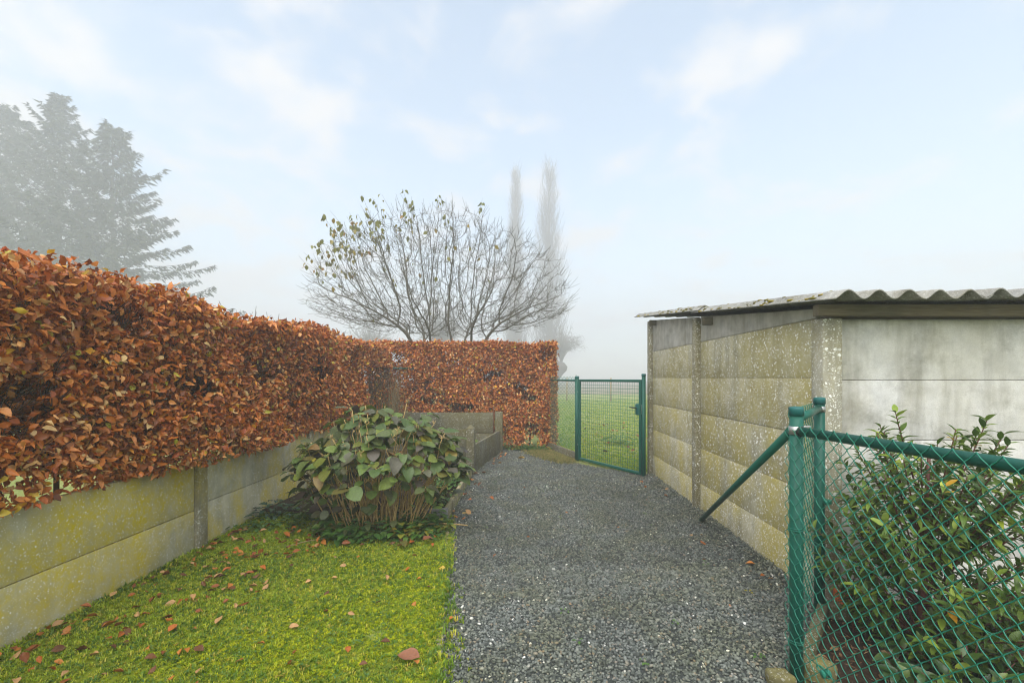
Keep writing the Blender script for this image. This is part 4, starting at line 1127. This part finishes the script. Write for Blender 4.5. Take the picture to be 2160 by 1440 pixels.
# grass of the field close to the fence
n = 26000
d = 7.3 + 24 * rng.random(n) ** 1.7; x = rng.uniform(-0.05, 0.42, n) * d - 0.2
ok = (x > 0.45 + 0 * d) & ~((x > 1.85) & (d < 7.1)) & ((x - PR[0]) * gu[1] - (d - PR[1]) * gu[0] > 0.03)
x, d = x[ok], d[ok]
scatter_tufts('field_grass', x, d, rng.uniform(0.03, 0.075, len(x)) * np.interp(d, [7, 30], [1, 1.6]), M['grass'], np.clip(rng.normal(0.62, 0.2, len(x)), 0, 0.999), 0.0, 5, 0.9, 0.06)

def rosette(seed, n=7, L=1.0):
    r = np.random.default_rng(seed); V, F = [], []; k = 0
    for i in range(n):
        a = i * 2.4 + r.normal() * 0.3
        lv, lf = leaf_template(r.uniform(0.3, 0.6), 0.36, 0.15, 0.3, 2)
        st = np.array((math.cos(a), math.sin(a), 0)) * r.uniform(0.05, 0.45) + np.array((0, 0, r.uniform(0.15, 0.75)))
        Mx = frames(np.array([(math.cos(a), math.sin(a), r.uniform(-0.3, 0.5))]), np.array([(0, 0, 1.0)]))[0]
        V.append(lv @ Mx.T + st); F.append(lf + k); k += len(lv)
    return np.concatenate(V) * L, np.concatenate(F)
def cover(name, x, d, sc, mat, z=0.01):
    g = G(); n = len(x); a = rng.uniform(0, 6.28, n); c, s_ = np.cos(a), np.sin(a); o_ = np.zeros(n); l_ = np.ones(n)
    Mx = np.stack([np.stack([c, -s_, o_], -1), np.stack([s_, c, o_], -1), np.stack([o_, o_, l_], -1)], 1) * sc[:, None, None]
    loc = np.stack([x, d, np.full(n, z)], -1); var = rng.random(n)
    for k in range(4):
        m_ = np.arange(n) % 4 == k
        g.scatter(rosette(500 + k), Mx[m_], loc[m_], var[m_])
    o = g.build(name, mat, None, True); o['kind'] = 'stuff'
n = 420
a = rng.uniform(0, 6.28, n); r_ = np.sqrt(rng.random(n))
cover('ground_cover', HC[0] + 0.06 + 0.64 * r_ * np.cos(a), 4.42 + 0.38 * r_ * np.sin(a), rng.choice((0.04, 0.06, 0.09, 0.17), n) * rng.uniform(0.8, 1.2, n), M['weed'])
n = 700
x, d, mo = lawn_pts(n, 2.0, 4.4, 0.0)
cover('lawn_weeds', x, d, rng.uniform(0.015, 0.035, len(x)), M['weed'], 0.02)
n = 150
cover('weeds', rng.uniform(-2.75, -1.9, n), rng.uniform(4.35, 5.4, n), rng.uniform(0.06, 0.13, n), M['weed'])
n = 220
cover('bed_weeds', rng.uniform(-2.6, -0.95, n), rng.uniform(7.3, 9.1, n), rng.uniform(0.10, 0.30, n), M['weed'], 0.08)
n = 70
cover('hedge_foot_weeds', rng.uniform(-0.35, 0.65, n), rng.uniform(9.28, 9.55, n), rng.uniform(0.07, 0.16, n), M['weed'])
n = 60
cover('edging_weeds', rng.uniform(-1.15, -0.86, n), rng.uniform(4.9, 6.8, n), rng.uniform(0.08, 0.18, n), M['weed'], 0.07)

def leafy_clump(name, label, c, n, L, spread, h, mat, cat='plant'):
    root = thing(name, label, cat, c)
    c = np.array(c, float)
    a = np.arange(n) * 2.4; r__ = np.sqrt((np.arange(n) + 0.5) / n)
    tip = c + np.stack([spread * r__ * np.cos(a), spread * r__ * np.sin(a), h * (1 - 0.6 * r__)], -1)
    DY = np.stack([np.cos(a), np.sin(a), np.full(n, 0.25)], -1); DN = np.tile((0, 0, 1.0), (n, 1)) + rng.normal(size=(n, 3)) * 0.2
    Mx = frames(DY, DN) * rng.uniform(0.7, 1.1, n)[:, None, None] * L
    put_leaves(root, 'leaf', None, [leaf_template(1, 0.5, 0.2, 0.3, 4, 0.03), leaf_template(1, 0.45, 0.1, 0.45, 4, -0.03)], Mx, tip, rng.random(n), 300, mat)
    for k in range(0, n, 3):
        G().tube([c, (c + tip[k]) / 2 + np.array((0, 0, 0.02)), tip[k]], [0.004, 0.003, 0.002], 4).build('stem', mat, root, True)
leafy_clump('leafy_weed', 'dark bluish green leafy weed growing against the left wall beside the hydrangea', (-2.62, 4.75, 0), 34, 0.10, 0.17, 0.24, M['kale'])
leafy_clump('leafy_weed', 'pale green leafy weed in the bed behind the shorter partition', (-1.62, 8.3, 0.08), 46, 0.17, 0.42, 0.52, M['weed'])
leafy_clump('field_weed', 'dark clump of weeds in the field seen through the gate mesh', (2.15, 10.3, 0), 60, 0.13, 0.32, 0.22, M['weed'])

# ------------------------------------------------------------------ fallen leaves, twigs, sprouts
LEAF_COLOURS = {'rust': (0.36, 0.105, 0.018), 'orange': (0.42, 0.155, 0.028), 'tan': (0.46, 0.26, 0.11), 'dark brown': (0.13, 0.055, 0.022), 'chestnut': (0.24, 0.075, 0.022)}
for k_, c_ in LEAF_COLOURS.items():
    M['fallen_' + k_] = leaf_mat('fallen_' + k_.replace(' ', '_') + '_leaf', [(0.0, tuple(q * 0.8 for q in c_)), (1.0, tuple(q * 1.2 for q in c_))], 0.5, 0.1, 0.3)
LEAF_SHAPES = {'cupped': leaf_template(1, 0.6, 0.30, 0.15, 3, 0.04), 'folded': leaf_template(1, 0.55, 0.55, -0.2, 3, 0.03), 'flat': leaf_template(1, 0.64, 0.12, 0.12, 3, -0.03), 'arched': leaf_template(1, 0.5, -0.4, 0.35, 3, 0.05)}
leaf_mesh = {}
def drop(x, d, L, label, group, mat=None, z=0.03, tilt=0.45, cat='leaf'):
    """one fallen leaf; a label with {look} is filled in with the leaf's own size, shape and colour"""
    colour = random.choice(list(LEAF_COLOURS)) if mat is None else None
    shape = random.choice(list(LEAF_SHAPES))
    mk = mat or 'fallen_' + colour
    if (mk, shape) not in leaf_mesh:
        leaf_mesh[(mk, shape)] = G().add(*LEAF_SHAPES[shape]).mesh('fallen_leaf', M[mk], True)
    o = bpy.data.objects.new('fallen_leaf', leaf_mesh[(mk, shape)])
    Mx = frames(np.array([(rng.normal(), rng.normal(), rng.normal() * tilt * 0.6)]), np.array([(rng.normal() * tilt, rng.normal() * tilt, 1.0)]))[0] * L
    m_ = np.eye(4); m_[:3, :3] = Mx; m_[:3, 3] = (x, d, z + (0.010 if x < edge_left(d) and d < 4.8 else 0.0))
    o.matrix_basis = Matrix(m_.tolist())
    COL.objects.link(o)
    if colour:
        label = label.format(look=('larger ' if L > 0.056 else 'small ') + shape + ' ' + colour)
    tag(o, label, cat, group)
    return o
def where_by_wall(x, d):
    a_ = 'tight against the left wall' if x < -2.55 else 'just off the left wall' if x < -2.2 else 'well out from the left wall'
    return a_ + (' nearest the camera' if d < 2.95 else ' before its post' if d < 3.9 else ' past its post')
for i in range(215):
    d = rng.uniform(2.2, 4.5); x = -2.78 + 1.0 * rng.random() ** 1.2
    drop(x, d, rng.uniform(0.040, 0.070), '{look} leaf ' + where_by_wall(x, d), 'beech leaves fallen along the left wall', z=0.035)
for i in range(30):
    d = rng.uniform(2.2, 4.0); x = rng.uniform(-1.75, edge_left(d) - 0.1)
    drop(x, d, rng.uniform(0.04, 0.06), '{look} leaf on the open mossy lawn' + (' near the front' if d < 2.9 else ' towards the hydrangea') + (', gravel side' if x > -1.1 else ', middle'), 'leaves on the open lawn', z=0.032)
for i in range(34):
    d = rng.uniform(3.95, 4.5); x = rng.uniform(-2.3, -0.8)
    drop(x, d, rng.uniform(0.05, 0.09), '{look} leaf in the grass ' + ('left of' if x < -1.8 else 'before' if x < -1.2 else 'on the gravel side of') + ' the hydrangea foot', 'leaves before the hydrangea', z=0.035)
for i in range(26):
    d = rng.uniform(4.5, 9.1); x = edge_left(d) + 0.02 + abs(rng.normal()) * 0.16
    drop(x, d, rng.uniform(0.05, 0.10), '{look} leaf on the gravel beside the ' + ('low mossy edging' if d < 6.9 else 'side board of the beds'), 'leaves on the gravel by the beds', z=0.035)
for i in range(22):
    d = rng.uniform(3.3, 6.6); x = 1.90 - abs(rng.normal()) * 0.22
    drop(x, d, rng.uniform(0.04, 0.065), '{look} leaf on gravel by the shed wall ' + ('beyond its middle post' if d > 5.05 else 'between brace and corner'), 'leaves on the gravel by the shed', z=0.045)
for i in range(18):
    d = rng.uniform(2.3, 6.5); x = rng.uniform(edge_left(d) + 0.3, 1.5)
    drop(x, d, rng.uniform(0.02, 0.04), '{look} leaf scrap on the open gravel ' + ('near the camera' if d < 3.6 else 'halfway to the gate' if d < 5.2 else 'close to the gate'), 'leaf scraps on the gravel', z=0.03)
for i in range(34):
    d = rng.uniform(8.6, 15.0); x = rng.uniform(0.115, 0.27) * d
    drop(x, d, rng.uniform(0.09, 0.13), '{look} leaf in the field ' + ('just' if d < 10.5 else 'some way' if d < 12.5 else 'far') + ' beyond the gate' + (' hinge side' if x / d < 0.19 else ' latch side'), 'leaves in the field', z=0.07)
o = drop(-0.555, 2.36, 0.135, 'large flat reddish brown leaf on the lawn near the gravel edge', None, 'brown_leaf', 0.040, 0.0)
Mx = frames(np.array([(-1.0, 0.25, 0.03)]), np.array([(0.05, -0.25, 1.0)]))[0] * 0.135
m_ = np.eye(4); m_[:3, :3] = Mx; m_[:3, 3] = (-0.545, 2.375, 0.045); o.matrix_basis = Matrix(m_.tolist())
o.data = G().add(*leaf_template(1, 0.60, 0.16, 0.10, 8, 0.014, 1.0)).mesh('fallen_leaf', M['brown_leaf'], True)
drop(-0.545, 2.325, 0.05, 'small orange leaf tucked beneath the large reddish brown leaf', None, 'fallen_orange', 0.03, 0.2)
drop(-0.44, 2.80, 0.035, 'small rust red leaf at the gravel edge beside the lawn', None, 'fallen_rust', 0.035, 0.2)
drop(-0.12, 8.35, 0.13, 'yellow leaf lying on the gravel before the back hedge', None, 'yellow_leaf', 0.035, 0.2)
drop(0.42, 8.75, 0.12, 'yellow leaf lying in the verge grass beside the hedge end', None, 'yellow_leaf', 0.06, 0.2)
drop(-0.62, 4.98, 0.16, 'long pale yellow leaf on the gravel beside the edging end', None, 'yellow_leaf', 0.03, 0.15)
drop(-0.60, 3.48, 0.07, 'pale yellow leaf on the gravel beside the lawn kerb', None, 'yellow_leaf', 0.03, 0.15)
drop(-1.08, 3.98, 0.13, 'large dark withered hydrangea leaf hanging over the grass', None, 'hydra', 0.06, 0.6)
drop(-0.90, 4.02, 0.12, 'curled brown withered leaf in the grass below the hydrangea', None, 'brown_leaf', 0.06, 0.8)
def stick(label, pts, r, mat):
    o = G().tube(pts, r, 6).build('stick', mat, None, True)
    return tag(o, label, 'twig')
stick('long tan stick lying across the kerb onto the gravel', [(-0.98, 4.52, 0.05), (-0.80, 4.50, 0.062), (-0.68, 4.51, 0.052), (-0.56, 4.50, 0.045)], [0.007, 0.008, 0.007, 0.005], M['hstem'])
stick('pale thin stalk lying in the grass left of the hydrangea', [(-2.05, 3.92, 0.05), (-1.92, 4.02, 0.06), (-1.80, 4.12, 0.05)], [0.004, 0.004, 0.003], M['pale_twig'])
stick('pale dry stalk lying at the front foot of the hydrangea', [(-2.0, 4.28, 0.06), (-1.80, 4.33, 0.09), (-1.62, 4.36, 0.06)], [0.005, 0.004, 0.003], M['pale_twig'])
for i in range(22):
    d = rng.uniform(2.3, 7.5); x = rng.uniform(edge_left(d) + 0.05, min(edge_right(d) - 0.1, 1.7))
    V, F = rosette(600 + i, 6)
    o = G().add(V * rng.uniform(0.025, 0.05) + np.array((x, d, 0.02)), F, rng.uniform(0.3, 0.9)).build('sprout', M['weed'], None, True)
    tag(o, 'tiny green weed in the gravel ' + ('near the camera' if d < 3.3 else 'halfway along the path' if d < 5 else 'towards the gate') + (' on the lawn side' if x < 0.1 else ' in mid path' if x < 0.8 else ' on the fence side'), 'weed', 'weeds sprouting in the gravel')

# ------------------------------------------------------------------ the bare shrub tree behind the hedge
bt = thing('bare_tree', 'bare spreading multi stemmed tree with few yellow leaves behind the back hedge', 'tree', (-1.6, 11.6, 0))
from mathutils.kdtree import KDTree
def colonise(starts, attract, step, reach, kill, iters, up=0.06):
    """branches grow step by step towards the points they are nearest to (space colonisation)"""
    nodes, par = [], []
    for chain in starts:
        prev = -1
        for p in chain:
            nodes.append(np.array(p, float)); par.append(prev); prev = len(nodes) - 1
    A = np.array(attract)
    for it in range(iters):
        if len(A) == 0:
            break
        kd = KDTree(len(nodes))
        for i, p in enumerate(nodes):
            kd.insert(p, i)
        kd.balance()
        pull, dead = {}, np.zeros(len(A), bool)
        for j, a_ in enumerate(A):
            co, i, dist_ = kd.find(a_)
            if dist_ < kill:
                dead[j] = True
            elif dist_ < reach:
                v = a_ - nodes[i]
                pull[i] = pull.get(i, 0) + v / np.linalg.norm(v)
        if not pull:
            break
        born = 0
        for i, v in pull.items():
            v = unit(v)
            prv = nodes[i] - nodes[par[i]] if par[i] >= 0 else np.array((0, 0, step))
            v = unit(v + unit(prv) * 0.55 + np.array((0, 0, up)) + rng.normal(size=3) * 0.10)
            q = nodes[i] + v * step
            if kd.find(q)[2] < step * 0.45:
                continue
            nodes.append(q); par.append(i); born += 1
        A = A[~dead]
        if not born:
            break
    return np.array(nodes), par
def skeleton(nodes, par, r_tip, expo, r_max, thick, gt, gc):
    n = len(nodes); kids = [[] for _ in range(n)]
    for i, p in enumerate(par):
        if p >= 0: kids[p].append(i)
    acc = np.zeros(n)
    for i in range(n - 1, -1, -1):
        acc[i] = sum(acc[k] for k in kids[i]) if kids[i] else r_tip ** expo
    rad = np.minimum(acc ** (1 / expo), r_max)
    roots = [i for i in range(n) if par[i] < 0]
    stack = [(i, None) for i in roots]; ends = []
    while stack:
        i, before = stack.pop()
        path = [] if before is None else [before]
        j = i
        while True:
            path.append(j)
            if not kids[j]:
                ends.append(j); break
            ks = sorted(kids[j], key=lambda k: -rad[k])
            for k in ks[1:]:
                stack.append((k, j))
            j = ks[0]
        if len(path) > 1:
            rr = rad[path].copy()
            if before is not None: rr[0] = rr[1]
            big = rr.max() > thick
            (gt if big else gc).tube(nodes[path], rr, 6 if big else 3, False)
    return ends
gt, gc = G(), G()
chains = []
for x, lx, ly in ((-2.62, -0.34, 0.0), (-2.55, -0.12, 0.1), (-2.45, 0.16, -0.1), (-1.72, -0.20, 0.0), (-1.62, 0.12, 0.1), (-1.52, 0.34, -0.05), (-1.40, 0.55, 0.05)):
    b = np.array((x, 11.6 + ly, 0.0)); e = np.array((x + lx * 0.55, 11.6 + ly * 2, 2.25))
    chains.append(bez(b, (b + e) / 2 + np.array((0, 0, 0.3)), e, 14))
att = []
while len(att) < 6500:
    q = rng.uniform(-1, 1, 3); rad_ = np.linalg.norm(q)
    if rad_ > 1 or (rad_ < 0.55 and rng.random() < 0.45): continue
    zc = 3.35 + q[2] * (2.45 if q[2] > 0 else 0.85)
    tilt = -0.25 * max(q[2], 0)
    p = np.array((-2.1 + tilt + q[0] * 3.35, 11.6 + q[1] * 1.9, zc))
    if p[2] < 2.5 + 0.0 * abs(p[0] + 2.1): continue
    att.append(p)
nodes, par = colonise(chains, att, 0.10, 1.3, 0.16, 80)
ends = skeleton(nodes, par, 0.0040, 2.3, 0.05, 0.015, gt, gc)
tip_dir = {}
for e in ends:
    q = e
    for _ in range(5):
        if par[q] >= 0: q = par[q]
    dv = unit(nodes[e] - nodes[q] + np.array((0, 0, 0.08)))
    tip_dir[e] = dv
    out = unit(nodes[e] - np.array((-2.1, 11.6, 2.9)))
    for k in range(2):                                                        # last year's shoots
        d2 = unit(dv * 0.6 + out * 0.5 + np.array((0, 0, 0.25)) + rng.normal(size=3) * 0.32); ln = rng.uniform(0.12, 0.38)
        gc.tube([nodes[e], nodes[e] + d2 * ln * 0.5 + rng.normal(size=3) * 0.012, nodes[e] + d2 * ln + np.array((0, 0, 0.02))], [0.004, 0.0035, 0.0022], 3, False)
# small spurs along the finer branches
for i in rng.integers(120, len(nodes), 6500):
    d2 = unit(rng.normal(size=3) + np.array((0, 0, 0.5))); ln = rng.uniform(0.06, 0.22)
    gc.tube([nodes[i], nodes[i] + d2 * ln], [0.0035, 0.002], 3, False)
gt.build('trunk', M['bark'], bt, True)
LOC, DIR = [], []
E = np.array([nodes[e] for e in ends]); D0 = unit(E - np.array((-2.1, 11.6, 2.9)))
score = np.linalg.norm((E - np.array((-2.1, 11.6, 3.2))) / np.array((3.35, 2.6, 2.65)), axis=1) + np.where(E[:, 2] > 3.9, 0.45, -0.5) - 0.085 * (E[:, 0] + 2.1) + rng.normal(size=len(E)) * 0.15
for i in np.argsort(-score)[:78]:
    ln = rng.uniform(0.25, 0.75)
    d2 = unit(D0[i] * 0.6 + np.array((0, 0, 0.7)) + rng.normal(size=3) * 0.2)
    S = bez(E[i], E[i] + d2 * ln * 0.5, E[i] + d2 * ln + np.array((0, 0, -0.05)), 5)
    gc.tube(S, [0.004, 0.0035, 0.003, 0.0025, 0.002], 3, False)
    for k in range(rng.integers(2, 7)):
        p = S[rng.integers(2, 5)]
        LOC.append(p + rng.normal(size=3) * 0.025); DIR.append((rng.normal() * 0.5, rng.normal() * 0.5, -1.0))
for i in rng.integers(0, len(E), 26):
    LOC.append(E[i]); DIR.append((rng.normal() * 0.5, rng.normal() * 0.5, -1.0))
o = gc.build('crown', M['bark'], bt); o['kind'] = 'stuff'
LOC = np.array(LOC); n = len(LOC)
Mx = frames(np.array(DIR), rng.normal(size=(n, 3)) + np.array((0, -1.2, 0.3))) * rng.uniform(0.09, 0.15, n)[:, None, None]
put_leaves(bt, 'leaf', None, [leaf_template(1, 0.62, 0.15, 0.2, 3), leaf_template(1, 0.55, 0.3, 0.35, 3)], Mx, LOC, rng.random(n), 300, M['tree_leaf'], rest='foliage')

# ------------------------------------------------------------------ spruces in the fog
def spruce(label, x, y, H, R0, seed, top_frac=1.0, lean=0.0):
    global rng
    keep_rng = rng; rng = np.random.default_rng(seed)
    root = thing('spruce_tree', label, 'tree', (x, y, 0), 'spruces in the fog')
    zt_ = np.linspace(0, H, 12)
    P = np.stack([x + 0.06 * np.sin(zt_ * 0.8 + seed), np.full(12, y), zt_], -1)
    G().tube(P, np.linspace(0.34, 0.03, 12), 8).build('trunk', M['far_bark'], root, True)
    gb, gn = G(), G()
    fl = np.array([(-0.5, 0, 0), (0.5, 0, 0), (0.34, 0.55, -0.05), (0.0, 1.0, -0.12), (-0.34, 0.55, -0.05)]), np.array([(0, 1, 2), (0, 2, 4), (4, 2, 3)])
    locs, Ys, Ns, Ss = [], [], [], []
    z = H * 0.12
    while z < H - 0.25:
        f = (H - z) / H
        nb = rng.integers(4, 6)
        a0 = rng.uniform(0, 6.28)
        for k in range(nb):
            a = a0 + k * 6.283 / nb + rng.normal() * 0.25
            L = (R0 * f + 0.4) * rng.choice((0.6, 0.75, 0.9, 1.15)) * rng.uniform(0.85, 1.1)
            out = np.array((math.cos(a), math.sin(a), 0.0))
            p0 = np.array((x, y, z))
            rise = np.interp(f, [0, 0.35, 0.8, 1], [0.75, 0.22, -0.12, -0.28])
            tip = p0 + out * L + np.array((0, 0, rise * L))
            mid = p0 + out * L * 0.55 + np.array((0, 0, (rise - 0.22) * L * 0.62))
            B = bez(p0, mid, tip + np.array((0, 0, 0.10 * L)), 8)
            gb.tube(B, np.linspace(0.05 * (0.4 + f), 0.012, 8), 3, False)
            nf = int(16 + L * 19)
            t = 0.12 + 0.88 * rng.random(nf) ** 0.75
            q = t * 7; i0 = np.minimum(q.astype(int), 6); fr_ = (q - i0)[:, None]
            pts = B[i0] * (1 - fr_) + B[i0 + 1] * fr_
            sd = np.array((-out[1], out[0], 0.0))
            side_ = rng.choice((-1.0, 1.0), nf)
            wd = (0.15 + 0.11 * L) * (1.05 - 0.95 * t) * rng.random(nf)
            pts = pts + sd * (side_ * wd)[:, None] - np.array((0, 0, 1.0)) * (rng.random(nf) ** 1.5 * 0.95 * (0.3 + f) * (1.1 - 0.6 * t))[:, None]
            locs.append(pts)
            Ys.append(out * 0.55 + sd * (side_ * rng.uniform(0.1, 0.9, nf))[:, None] + np.array((0, 0, 1.0)) * rng.uniform(-0.75, 0.15, nf)[:, None])
            Ns.append(np.array((0, 0, 1.0)) + rng.normal(size=(nf, 3)) * 0.8)
            Ss.append(rng.uniform(0.3, 0.62, nf))
        z += rng.uniform(0.35, 0.85) * (0.6 + 0.6 * f)
    L_, Y_, N_, S_ = np.concatenate(locs), np.concatenate(Ys), np.concatenate(Ns), np.concatenate(Ss)
    Mx = frames(Y_, N_); Mx = np.stack([Mx[:, :, 0] * (S_ * 0.34)[:, None], Mx[:, :, 1] * S_[:, None], Mx[:, :, 2] * S_[:, None]], -1)
    gn.scatter(fl, Mx, L_, rng.random(len(L_)))
    gb.build('branches', M['far_bark'], root)['kind'] = 'stuff'
    gn.build('crown', M['spruce_needle'], root)['kind'] = 'stuff'
    rng = keep_rng
spruce('tallest grey spruce in the fog, second from the right edge of the spruce clump', -47.0, 46.0, 30.0, 12.5, 71)
spruce('spruce with long low branches at the right of the fog grey clump', -40.7, 45.0, 26.5, 14.5, 72)
spruce('spruce half cut off by the picture edge left of the tallest spruce', -54.0, 47.5, 30.0, 12.0, 73)

# ------------------------------------------------------------------ poplars, willow and faint far trees
def poplar(label, x, y, H, W, seed, group='poplars in the fog'):
    global rng
    keep_rng = rng; rng = np.random.default_rng(seed)
    root = thing('poplar_tree', label, 'tree', (x, y, 0), group)
    G().tube([(x, y, 0), (x + 0.1, y, H * 0.4), (x, y, H * 0.75), (x + 0.05, y, H)], [0.75, 0.5, 0.25, 0.04], 8).build('trunk', M['poplar_bark'], root, True)
    g = G()
    for k in range(680):
        f = rng.random() ** 1.25
        z = H * (0.04 + 0.88 * f)
        a = rng.uniform(0, 6.28); out = np.array((math.cos(a), math.sin(a), 0.0))
        L = (3.0 + 5.2 * (1 - f)) * rng.uniform(0.6, 1.15)
        reach = W * np.interp(f, [0, 0.15, 0.5, 0.9, 1], [0.9, 1.0, 0.72, 0.42, 0.2]) * rng.uniform(0.35, 1.05)
        p = np.array((x, y, z))
        e = p + out * reach + np.array((0, 0, L)); e[2] = min(e[2], H + rng.normal() * 0.3)
        B = bez(p, p + out * reach * 0.8 + np.array((0, 0, L * 0.3)), e, 5)
        g.tube(B, np.linspace(0.05, 0.010, 5), 3, False)
        for q in range(6):
            s_ = B[rng.integers(1, 5)]
            dv = unit(out * rng.uniform(-0.2, 0.5) + rng.normal(size=3) * 0.22 + np.array((0, 0, 1.0)))
            ln = rng.uniform(0.9, 2.3)
            g.tube([s_, s_ + dv * ln * 0.5 + rng.normal(size=3) * 0.05, s_ + dv * ln], [0.026, 0.02, 0.010], 3, False)
    g.build('crown', M['poplar_bark'], root)['kind'] = 'stuff'
    rng = keep_rng
poplar('thinner bare poplar fading in the fog on the left of the pair', -1.8, 95, 46.0, 3.0, 81)
poplar('broader taller bare poplar fading in the fog on the right of the pair', 5.05, 93, 46.3, 5.0, 82)

def far_tree(name, label, x, y, H, W, seed, droop=0.0, trunk_h=0.3, nb=170, tr=0.3, lean_=0.0):
    global rng
    keep_rng = rng; rng = np.random.default_rng(seed)
    root = thing(name, label, 'tree', (x, y, 0))
    th = H * trunk_h
    tp_ = bez((x - lean_, y, 0), (x - lean_ * 0.2, y, th * 0.5), (x, y, th), 9)
    G().tube(tp_, tr * np.array([1.15, 0.95, 0.85, 0.8, 0.85, 1.0, 1.3, 1.25, 0.5]), 9).build('trunk', M['far_bark'], root, True)
    g = G()
    for k in range(nb):
        a = rng.uniform(0, 6.28); out = np.array((math.cos(a), math.sin(a), 0.0))
        lean = rng.random() ** 0.6
        p = np.array((x, y, th * rng.uniform(0.9, 1.0)))
        e = p + out * W * lean + np.array((0, 0, (H - th) * (1 - 0.55 * lean ** 2) * rng.uniform(0.6, 1.0)))
        B = bez(p, p + np.array((0, 0, (H - th) * 0.55)) + out * W * lean * 0.25, e, 6)
        g.tube(B, np.linspace(0.05, 0.015, 6), 3, False)
        for q in range(7):
            s_ = B[rng.integers(2, 6)]
            dv = unit(rng.normal(size=3) * 0.5 + out * 0.3 + np.array((0, 0, 0.5 - droop * 2)))
            ln = rng.uniform(0.4, 1.2) * (1 + droop * 0.8)
            m2 = s_ + unit(dv + np.array((0, 0, droop * 1.2))) * ln * 0.5
            g.tube([s_, m2, m2 + dv * ln * 0.5], [0.022, 0.016, 0.008], 3, False)
    g.build('crown', M['poplar_bark'], root)['kind'] = 'stuff'
    rng = keep_rng
far_tree('pollard_willow', 'leaning pollard willow with hanging twigs in the fog beside the back hedge end', 6.1, 75, 10.4, 3.8, 91, droop=0.9, trunk_h=0.40, nb=120, tr=0.95, lean_=2.1)
far_tree('far_tree', 'faint bare tree in the fog behind the left part of the bare tree', -21.0, 62, 9.5, 4.5, 92, nb=200)
far_tree('far_tree', 'faint bare tree in the fog behind the middle of the bare tree', -12.0, 66, 13.0, 4.2, 93, nb=220)

# stakes of the field fence
for x, lab in ((2.75, 'thin pale stake in the far field seen through the chain link stretch'), (5.6, 'thin pale stake in the far field seen through the gate mesh')):
    p = thing('fence_stake', lab, 'post', (x, 29.5, 0), 'stakes of the far field fence')
    G().tube([(x, 29.5, -0.1), (x + 0.02, 29.5, 1.50)], [0.055, 0.045], 6).build('shaft', M['stake'], p)
fw = thing('field_fence', 'thin fence wires strung between the far pale stakes', 'fence', (5.0, 29.44, 0))
for z in (0.45, 0.85, 1.25):
    G().tube([(-6.0, 29.44, z), (24.0, 29.44, z)], 0.005, 4).build('wire', M['far_bark'], fw)

# ------------------------------------------------------------------ fog
hz = NT('fog_air')
pv = hz.n('ShaderNodeVolumePrincipled')
pv.inputs['Color'].default_value = HAZE_COLOR
pv.inputs['Density'].default_value = HAZE_DENSITY
pv.inputs['Anisotropy'].default_value = 0.2
hz.t.links.new(pv.outputs[0], hz.out.inputs['Volume'])
o = G().span((-310, -310, -1.2), (310, 310, 48.0)).build('haze', hz.m)
o['kind'] = 'stuff'
